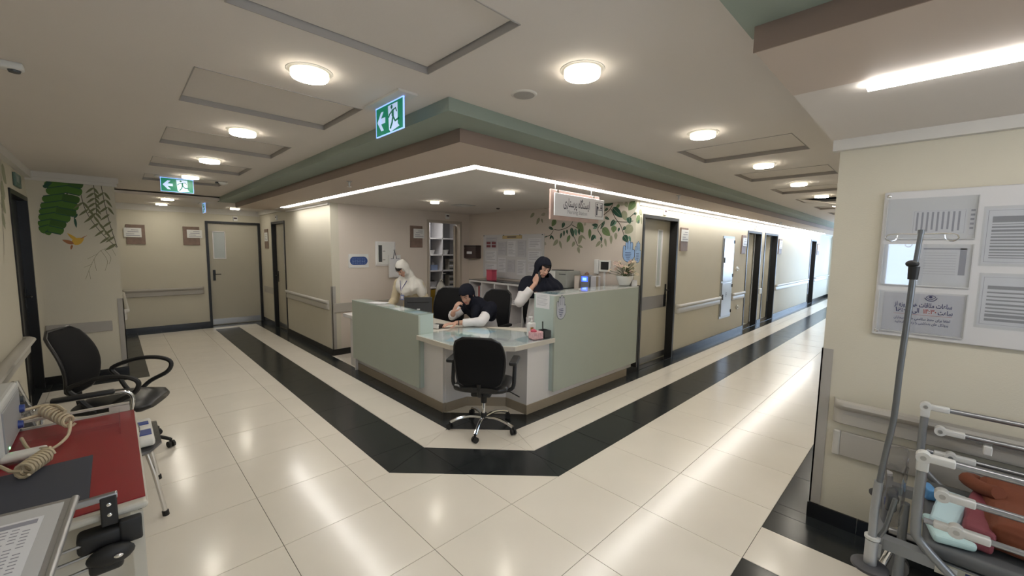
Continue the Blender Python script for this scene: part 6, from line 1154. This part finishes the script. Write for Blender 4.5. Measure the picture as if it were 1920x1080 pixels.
def arm(sh, el, wr, r=(.048, .040, .026)): return [('c', sh, r[0], el, r[1]), ('c', el, r[1]*.98, wr, r[2])]
def head_prims(H, R):
    """H head centre, R 3x3 (x forward, y left, z up)"""
    E = lambda c, r, rr=None: ('e', H+R @ Vector(c), r, R if rr is None else R @ rr)
    C = lambda a, ra, b, rb: ('c', H+R @ Vector(a), ra, H+R @ Vector(b), rb)
    P = [E((-.01, 0, .025), (.095, .075, .092)), E((.02, 0, -.03), (.066, .060, .075)), E((.052, 0, -.082), (.026, .028, .024)), E((.045, .032, -.03), (.028, .026, .03)), E((.045, -.032, -.03), (.028, .026, .03)),
         C((.083, 0, .012), .007, (.100, 0, -.022), .011), E((.094, .010, -.026), (.010, .008, .007)), E((.094, -.010, -.026), (.010, .008, .007)),
         C((.078, .014, .022), .010, (.066, .042, .024), .010), C((.078, -.014, .022), .010, (.066, -.042, .024), .010),
         C((.083, -.014, -.052), .0065, (.083, .014, -.052), .0065), C((.080, -.012, -.063), .007, (.080, .012, -.063), .007),
         E((-.005, .076, -.005), (.016, .008, .028)), E((-.005, -.076, -.005), (.016, .008, .028))]
    return P
def face_parts(par, H, R, hair=True):
    W = lambda c: H+R @ Vector(c)
    for s in (-1, 1):
        e = MB(); e.ell(W((.0705, s*.031, .008)), (.012, .012, .012), u=12, v=8); eo = e.build('eye', EYEW, par, True)
        MB().ell(W((.0790, s*.031, .004)), (.0054, .0054, .0054), u=10, v=6).build('iris', HAIR, eo, True)
        MB().ell(W((.0712, s*.031, .0125)), (.0130, .0138, .0105), R, u=14, v=8).build('eyelid', SKIN, par, True)
        MB().tube([W((.0775, s*.044, .006)), W((.0845, s*.031, .0055)), W((.0815, s*.018, .006))], .0012, 6, smooth=3).build('eyelash', HAIR, par, True)
        MB().tube([W((.080, s*.050, .029)), W((.0895, s*.035, .036)), W((.0915, s*.014, .031))], .0033, 6, smooth=3).build('eyebrow', HAIR, par, True)
def rotf(az=0, pitch=0, roll=0): return (Matrix.Rotation(az, 3, 'Z') @ Matrix.Rotation(pitch, 3, 'Y') @ Matrix.Rotation(roll, 3, 'X'))
from mathutils import noise as _nz
def folds(amp, sc_=12, dirv=None):
    def f(co, n):
        v = _nz.noise(Vector((co.x*sc_, co.y*sc_, co.z*sc_*.45)))+.5*_nz.noise(co*sc_*2.1)
        return n*amp*v
    return f
def drape(amp):
    def f(co, n):
        a = math.atan2(co.y, co.x-.1); v = sin(a*9+co.z*14+3*_nz.noise(co*5))*.6+_nz.noise(Vector((co.x*14, co.y*14, co.z*5)))
        return n*amp*v
    return f
def hijab(par, H, R, m_, cape, face=.062, vox=.008, amp=.009, low=-.1, hairline=.052, extra=()):
    P = [('e', H+R @ Vector((-.012, 0, .024)), (.106, .092, .110), R), ('e', H+R @ Vector((.0, 0, -.05)), (.082, .082, .076), R), ('c', H+R @ Vector((-.02, 0, -.06)), .075, H+R @ Vector((-.01, 0, -.13)), .072)]+list(cape)+list(extra)
    Ri = R.transposed()
    def cut(co):
        q = Ri @ (co-H)
        if q.x < .03: return False
        zc = (low+hairline)/2; zr = (hairline-low)/2
        ry = face+max(0, q.x-.04)*1.6
        return (q.y/ry)**2+((q.z-zc)/zr)**2 < 1 
    L = [('e', H+R @ Vector((-.014, 0, .022)), (.0915, .083, .098), R), ('e', H+R @ Vector((-.002, 0, -.052)), (.073, .078, .068), R), ('e', H+R @ Vector((-.006, 0, -.10)), (.074, .074, .045), R), ('c', H+R @ Vector((-.02, 0, -.08)), .070, H+R @ Vector((-.01, 0, -.15)), .076)]
    part('scarf_lining', voxel_mesh(L, .007, 2), m_, par)
    me = voxel_mesh(P, vox, 12, cut, drape(amp)); return part('headscarf', me, m_, par, solid=.004)

# ---- standing woman on the phone (right)
az = rad(238); root = thing('person', 'standing woman in black headscarf and white coat talking on a phone', 'person', (3.76, 3.33, 0), az)
H = Vector((.10, -.02, 1.43)); Rh = rotf(rad(18), rad(20), rad(-10))
LS, RS = Vector((.03, .165, 1.225)), Vector((.02, -.175, 1.235)); LE, LW = Vector((.14, .22, 1.00)), Vector((.33, .12, .98))
RE, RW = Vector((.12, -.30, 1.02)), Vector((.155, -.125, 1.245))
hipL, hipR = Vector((0, .09, .82)), Vector((0, -.09, .82))
tor = [('l', [((0, 0, .78), (0, .155, 0), (.11, 0, 0)), ((.0, 0, .9), (0, .16, 0), (.115, 0, 0)), ((.01, 0, 1.03), (0, .13, 0), (.10, 0, 0)), ((.02, 0, 1.16), (0, .15, 0), (.11, 0, 0)), ((.025, 0, 1.25), (0, .13, 0), (.08, 0, 0))])]
legs = [('c', hipL, .085, (.02, .09, .45), .055), ('c', (.02, .09, .45), .053, (-.01, .09, .08), .036), ('c', hipR, .085, (.02, -.09, .45), .055), ('c', (.02, -.09, .45), .053, (-.01, -.09, .08), .036)]
feet = lambda: [('c', (-.02, s*.09, .035), .032, (.14, s*.10, .028), .026) for s in (1, -1)]
body = tor+legs+[('c', LS, .05, RS, .05), ('c', (.03, 0, 1.24), .05, H+Rh @ Vector((-.02, 0, -.07)), .05)]+arm(LS, LE, LW)+arm(RS, RE, RW)+feet()+head_prims(H, Rh)
body += hand_prims(LW, (.9, -.3, -.1), (0, 0, 1), 1, .3)+hand_prims(RW, (-.02, .25, 1), (.55, -.8, .1), -1, .75)
b = part('body', voxel_mesh(body, .0062, 1), SKIN, root, [SKINP], lambda c: 1 if (lambda q: .070 < q.x < .100 and abs(q.y) < .019 and -.066 < q.z < -.049)(Rh.transposed() @ (c-H)) else 0)
face_parts(root, H, Rh)
coat = [('l', [((.0, 0, .50), (0, .20, 0), (.15, 0, 0)), ((.0, 0, .62), (0, .195, 0), (.145, 0, 0)), ((0, 0, .80), (0, .185, 0), (.14, 0, 0)), ((.0, 0, .92), (0, .175, 0), (.135, 0, 0)), ((.015, 0, 1.05), (0, .155, 0), (.125, 0, 0)), ((.02, 0, 1.17), (0, .17, 0), (.13, 0, 0)), ((.025, 0, 1.26), (0, .14, 0), (.09, 0, 0))]), ('c', LS, .066, RS, .066),
        ('c', LS, .068, LE, .058), ('k', LE, .058, LE.lerp(LW, .88), .046), ('c', RS, .070, RE, .062), ('k', RE, .061, RE.lerp(RW, .72), .050)]
part('coat', voxel_mesh(coat, .010, 2, None, folds(.012, 9)), COATW, root)
part('trousers', voxel_mesh([('k', hipL+Vector((0, 0, 0)), .10, (.01, .09, .10), .062), ('k', hipR, .10, (.01, -.09, .10), .062)], .012, 1), COATW, root)
part('shoes', voxel_mesh([('c', (-.03, s*.09, .04), .038, (.14, s*.10, .036), .034) for s in (1, -1)], .009, 1, lambda co: co.z > .09), BLKP, root)
cape = [('l', [((.06, 0, 1.075), (0, .20, 0), (.13, 0, 0)), ((.055, 0, 1.12), (0, .235, 0), (.14, 0, 0)), ((.05, 0, 1.20), (0, .245, 0), (.135, 0, 0)), ((.05, 0, 1.26), (0, .20, 0), (.10, 0, 0)), ((.048, 0, 1.31), (0, .125, 0), (.08, 0, 0)), ((.05, 0, 1.36), (0, .09, 0), (.07, 0, 0))]), ('c', LS.lerp(LE, .2), .075, LS.lerp(LE, .45), .070), ('c', RS, .092, RS.lerp(RE, .30), .088)]
hijab(root, H, Rh, NAVY, cape, face=.064, hairline=.066, low=-.09)
part('hair', voxel_mesh([('e', H+Rh @ Vector((.002, 0, .052)), (.087, .069, .052), Rh)], .007, 1), HAIR, root)
ph = thing('telephone_handset', 'dark phone handset held to the standing woman ear', 'phone', (3.76, 3.33, 0), az)
c0 = RW+Vector((-.0, .045, .07)); MB().tube([c0+Vector((.0, 0, -.06)), c0+Vector((.025, 0, 0)), c0+Vector((.0, 0, .07))], .014, 10, smooth=4).build('handset', BLKP, ph, True)
ln = MB(); ln.tube([(.16, -.05, 1.20), (.185, .0, 1.10), (.16, .05, 1.2)], .005, 6); ln.build('lanyard', mat('lanyard_blue', (.04, .08, .35), .6), root, True)
ln = MB().rbox(.178, -.015, 1.07, .186, .02, 1.11, .002); ln.build('badge', mat('lanyard_blue', (.04, .08, .35), .6), root)

# ---- standing woman in cream (left)
az = rad(205); root = thing('person', 'standing woman in white headscarf and cream tunic looking down at the counter', 'person', (3.28, 5.52, 0), az)
H = Vector((.27, .0, 1.345)); Rh = rotf(rad(-14), rad(40), rad(6))
LS, RS = Vector((.13, .175, 1.12)), Vector((.13, -.175, 1.12)); LE, LW = Vector((.10, .28, .87)), Vector((.33, .22, .768)); RE, RW = Vector((.15, -.24, .86)), Vector((.34, -.21, .768))
hipL, hipR = Vector((-.05, .09, .76)), Vector((-.05, -.09, .76))
body = [('l', [((-.05, 0, .72), (0, .16, 0), (.11, 0, 0)), ((-.03, 0, .84), (0, .16, 0), (.115, 0, 0)), ((.03, 0, .96), (0, .14, 0), (.105, 0, 0)), ((.09, 0, 1.07), (0, .16, 0), (.11, 0, 0)), ((.13, 0, 1.15), (0, .13, 0), (.08, 0, 0))]),
        ('c', LS, .05, RS, .05), ('c', (.14, 0, 1.13), .05, H+Rh @ Vector((-.02, 0, -.07)), .048)]
body += [('c', hipL, .085, (-.02, .09, .42), .055), ('c', (-.02, .09, .42), .053, (-.05, .09, .08), .036), ('c', hipR, .085, (-.02, -.09, .42), .055), ('c', (-.02, -.09, .42), .053, (-.05, -.09, .08), .036)]
body += [('c', (-.06, s*.09, .035), .032, (.10, s*.10, .028), .026) for s in (1, -1)]
body += arm(LS, LE, LW)+arm(RS, RE, RW)+head_prims(H, Rh)+hand_prims(LW, (.9, -.3, -.05), (0, 0, 1), 1, .3)+hand_prims(RW, (.9, .3, -.05), (0, 0, 1), -1, .3)
part('body', voxel_mesh(body, .0062, 1), SKIN, root, [SKINP], lambda c: 1 if (lambda q: .070 < q.x < .100 and abs(q.y) < .019 and -.066 < q.z < -.049)(Rh.transposed() @ (c-H)) else 0)
face_parts(root, H, Rh)
tun = [('l', [((-.05, 0, .48), (0, .20, 0), (.15, 0, 0)), ((-.05, 0, .70), (0, .195, 0), (.15, 0, 0)), ((-.03, 0, .84), (0, .19, 0), (.15, 0, 0)), ((.03, 0, .97), (0, .175, 0), (.14, 0, 0)), ((.09, 0, 1.08), (0, .185, 0), (.135, 0, 0)), ((.12, 0, 1.16), (0, .15, 0), (.09, 0, 0))]), ('c', LS, .066, RS, .066),
       ('c', LS, .070, LE, .058), ('k', LE, .058, LE.lerp(LW, .86), .046), ('c', RS, .070, RE, .058), ('k', RE, .058, RE.lerp(RW, .86), .046)]
part('tunic', voxel_mesh(tun, .010, 2, None, folds(.011, 9)), CREAMC, root)
part('trousers', voxel_mesh([('k', hipL, .10, (-.03, .09, .10), .062), ('k', hipR, .10, (-.03, -.09, .10), .062)], .012, 1), CREAMC, root)
part('shoes', voxel_mesh([('c', (-.07, s*.09, .04), .038, (.10, s*.10, .036), .034) for s in (1, -1)], .009, 1, lambda co: co.z > .09), BLKP, root)
cape = [('l', [((.15, .0, .95), (0, .09, 0), (.13, 0, 0)), ((.15, .02, 1.0), (0, .16, 0), (.15, 0, 0)), ((.14, .02, 1.07), (0, .22, 0), (.155, 0, 0)), ((.145, .02, 1.13), (0, .22, 0), (.12, 0, 0)), ((.14, .01, 1.18), (0, .165, 0), (.10, 0, 0)), ((.15, 0, 1.23), (0, .11, 0), (.085, 0, 0)), ((.17, 0, 1.28), (0, .09, 0), (.075, 0, 0))]), ('c', LS, .08, LS.lerp(LE, .5), .078), ('c', (.17, .11, 1.19), .045, (.24, .15, 1.05), .045)]
hijab(root, H, Rh, SCARFW, cape, face=.066, hairline=.074, low=-.085, amp=.011)
part('hair', voxel_mesh([('e', H+Rh @ Vector((.006, 0, .052)), (.090, .070, .055), Rh)], .007, 1), HAIR, root)
MB().tube([(.25, .055, 1.17), (.305, .01, 1.06), (.30, .0, .985), (.30, .0, .97), (.31, -.01, 1.06), (.27, -.05, 1.17)], .005, 6).build('lanyard', mat('lanyard_navy', (.05, .05, .2), .6), root, True)
MB().rbox(.285, -.03, .885, .293, .03, .965, .003).build('badge', mat('badge_blue', (.22, .26, .45), .4), root); MB().rbox(.292, -.018, .905, .295, .018, .945, .001).build('badge_photo', PAPER, root)

# ---- seated woman
az = rad(188); root = thing('person', 'seated woman in black headscarf and white sleeves resting chin on hand at the desk', 'person', (3.38, 3.905, 0), az)
H = Vector((.46, -.03, 1.095)); Rh = rotf(rad(16), rad(30), rad(4))
LS, RS = Vector((.28, .185, .92)), Vector((.28, -.15, .94)); LE, LW = Vector((.53, .27, .81)), Vector((.73, .06, .80)); RE, RW = Vector((.47, -.27, .81)), Vector((.62, -.10, .90))
for v_ in (H, LS, RS, LE, LW, RE, RW): v_.x -= .12
LS.z += .015; RS.z += .015
body = [('l', [((-.02, 0, .48), (0, .17, 0), (.13, 0, 0)), ((.0, 0, .58), (0, .165, 0), (.125, 0, 0)), ((.03, 0, .70), (0, .14, 0), (.11, 0, 0)), ((.09, 0, .83), (0, .155, 0), (.11, 0, 0)), ((.15, 0, .94), (0, .14, 0), (.09, 0, 0))]),
        ('c', LS, .05, RS, .05), ('c', (.16, .01, .94), .05, H+Rh @ Vector((-.02, 0, -.07)), .048)]
for s in (1, -1): body += [('c', (.0, s*.09, .53), .085, (.42, s*.10, .52), .058), ('c', (.42, s*.10, .52), .056, (.40, s*.10, .09), .036), ('c', (.39, s*.10, .035), .032, (.54, s*.11, .028), .026)]
body += arm(LS, LE, LW)+arm(RS, RE, RW)+head_prims(H, Rh)+hand_prims(LW, (.85, -.4, -.06), (0, 0, 1), -1, .35)+hand_prims(RW, (-.25, .35, .9), (.8, -.35, .3), 1, .9)
part('body', voxel_mesh(body, .0062, 1), SKIN, root, [SKINP], lambda c: 1 if (lambda q: .070 < q.x < .100 and abs(q.y) < .019 and -.066 < q.z < -.049)(Rh.transposed() @ (c-H)) else 0)
face_parts(root, H, Rh)
co = [('l', [((-.03, 0, .44), (0, .20, 0), (.16, 0, 0)), ((.0, 0, .58), (0, .185, 0), (.15, 0, 0)), ((.03, 0, .70), (0, .165, 0), (.135, 0, 0)), ((.09, 0, .83), (0, .175, 0), (.13, 0, 0)), ((.145, 0, .94), (0, .15, 0), (.10, 0, 0))]), ('c', LS, .066, RS, .066),
      ('c', LS, .070, LE, .056), ('k', LE, .055, LE.lerp(LW, .74), .044), ('c', RS, .066, RE, .056), ('k', RE, .054, RE.lerp(RW, .42), .048), ('c', (.0, .09, .53), .11, (.38, .11, .53), .09), ('c', (.0, -.09, .53), .11, (.38, -.11, .53), .09)]
part('coat', voxel_mesh(co, .010, 2, None, folds(.011, 9)), COATW, root)
part('trousers', voxel_mesh([('k', (.41, s*.10, .55), .08, (.40, s*.10, .10), .058) for s in (1, -1)], .012, 1), NAVY, root)
part('shoes', voxel_mesh([('c', (.38, s*.10, .04), .038, (.54, s*.11, .036), .034) for s in (1, -1)], .009, 1, lambda q: q.z > .09), BLKP, root)
cape = [('l', [((.08, .01, .77), (0, .16, 0), (.14, 0, 0)), ((.12, .01, .84), (0, .22, 0), (.15, 0, 0)), ((.155, .01, .91), (0, .23, 0), (.14, 0, 0)), ((.18, .0, .97), (0, .18, 0), (.12, 0, 0)), ((.215, -.01, 1.02), (0, .12, 0), (.10, 0, 0)), ((.25, -.02, 1.06), (0, .095, 0), (.09, 0, 0))]), ('c', LS, .082, LS.lerp(LE, .42), .074), ('c', RS, .082, RS.lerp(RE, .32), .078), ('c', (.26, .06, .93), .06, (.29, .08, .85), .05)]
hijab(root, H, Rh, NAVY, cape, face=.068, hairline=.052, low=-.09)
part('hair', voxel_mesh([('e', H+Rh @ Vector((.0, 0, .050)), (.086, .069, .047), Rh)], .007, 1), HAIR, root)
wv = (LW-LE).normalized(); MB().cyl(LE.lerp(LW, .90)-wv*.006, LE.lerp(LW, .90)+wv*.006, .0315, .031, 20).build('watch_strap', BLKP, root, True); q = LE.lerp(LW, .90); MB().cyl(q+Vector((0, .028, .012)), q+Vector((0, .036, .014)), .014, seg=14).build('watch_face', mat('watch_gold', (.55, .42, .28), .3, metal=.6), root, True)
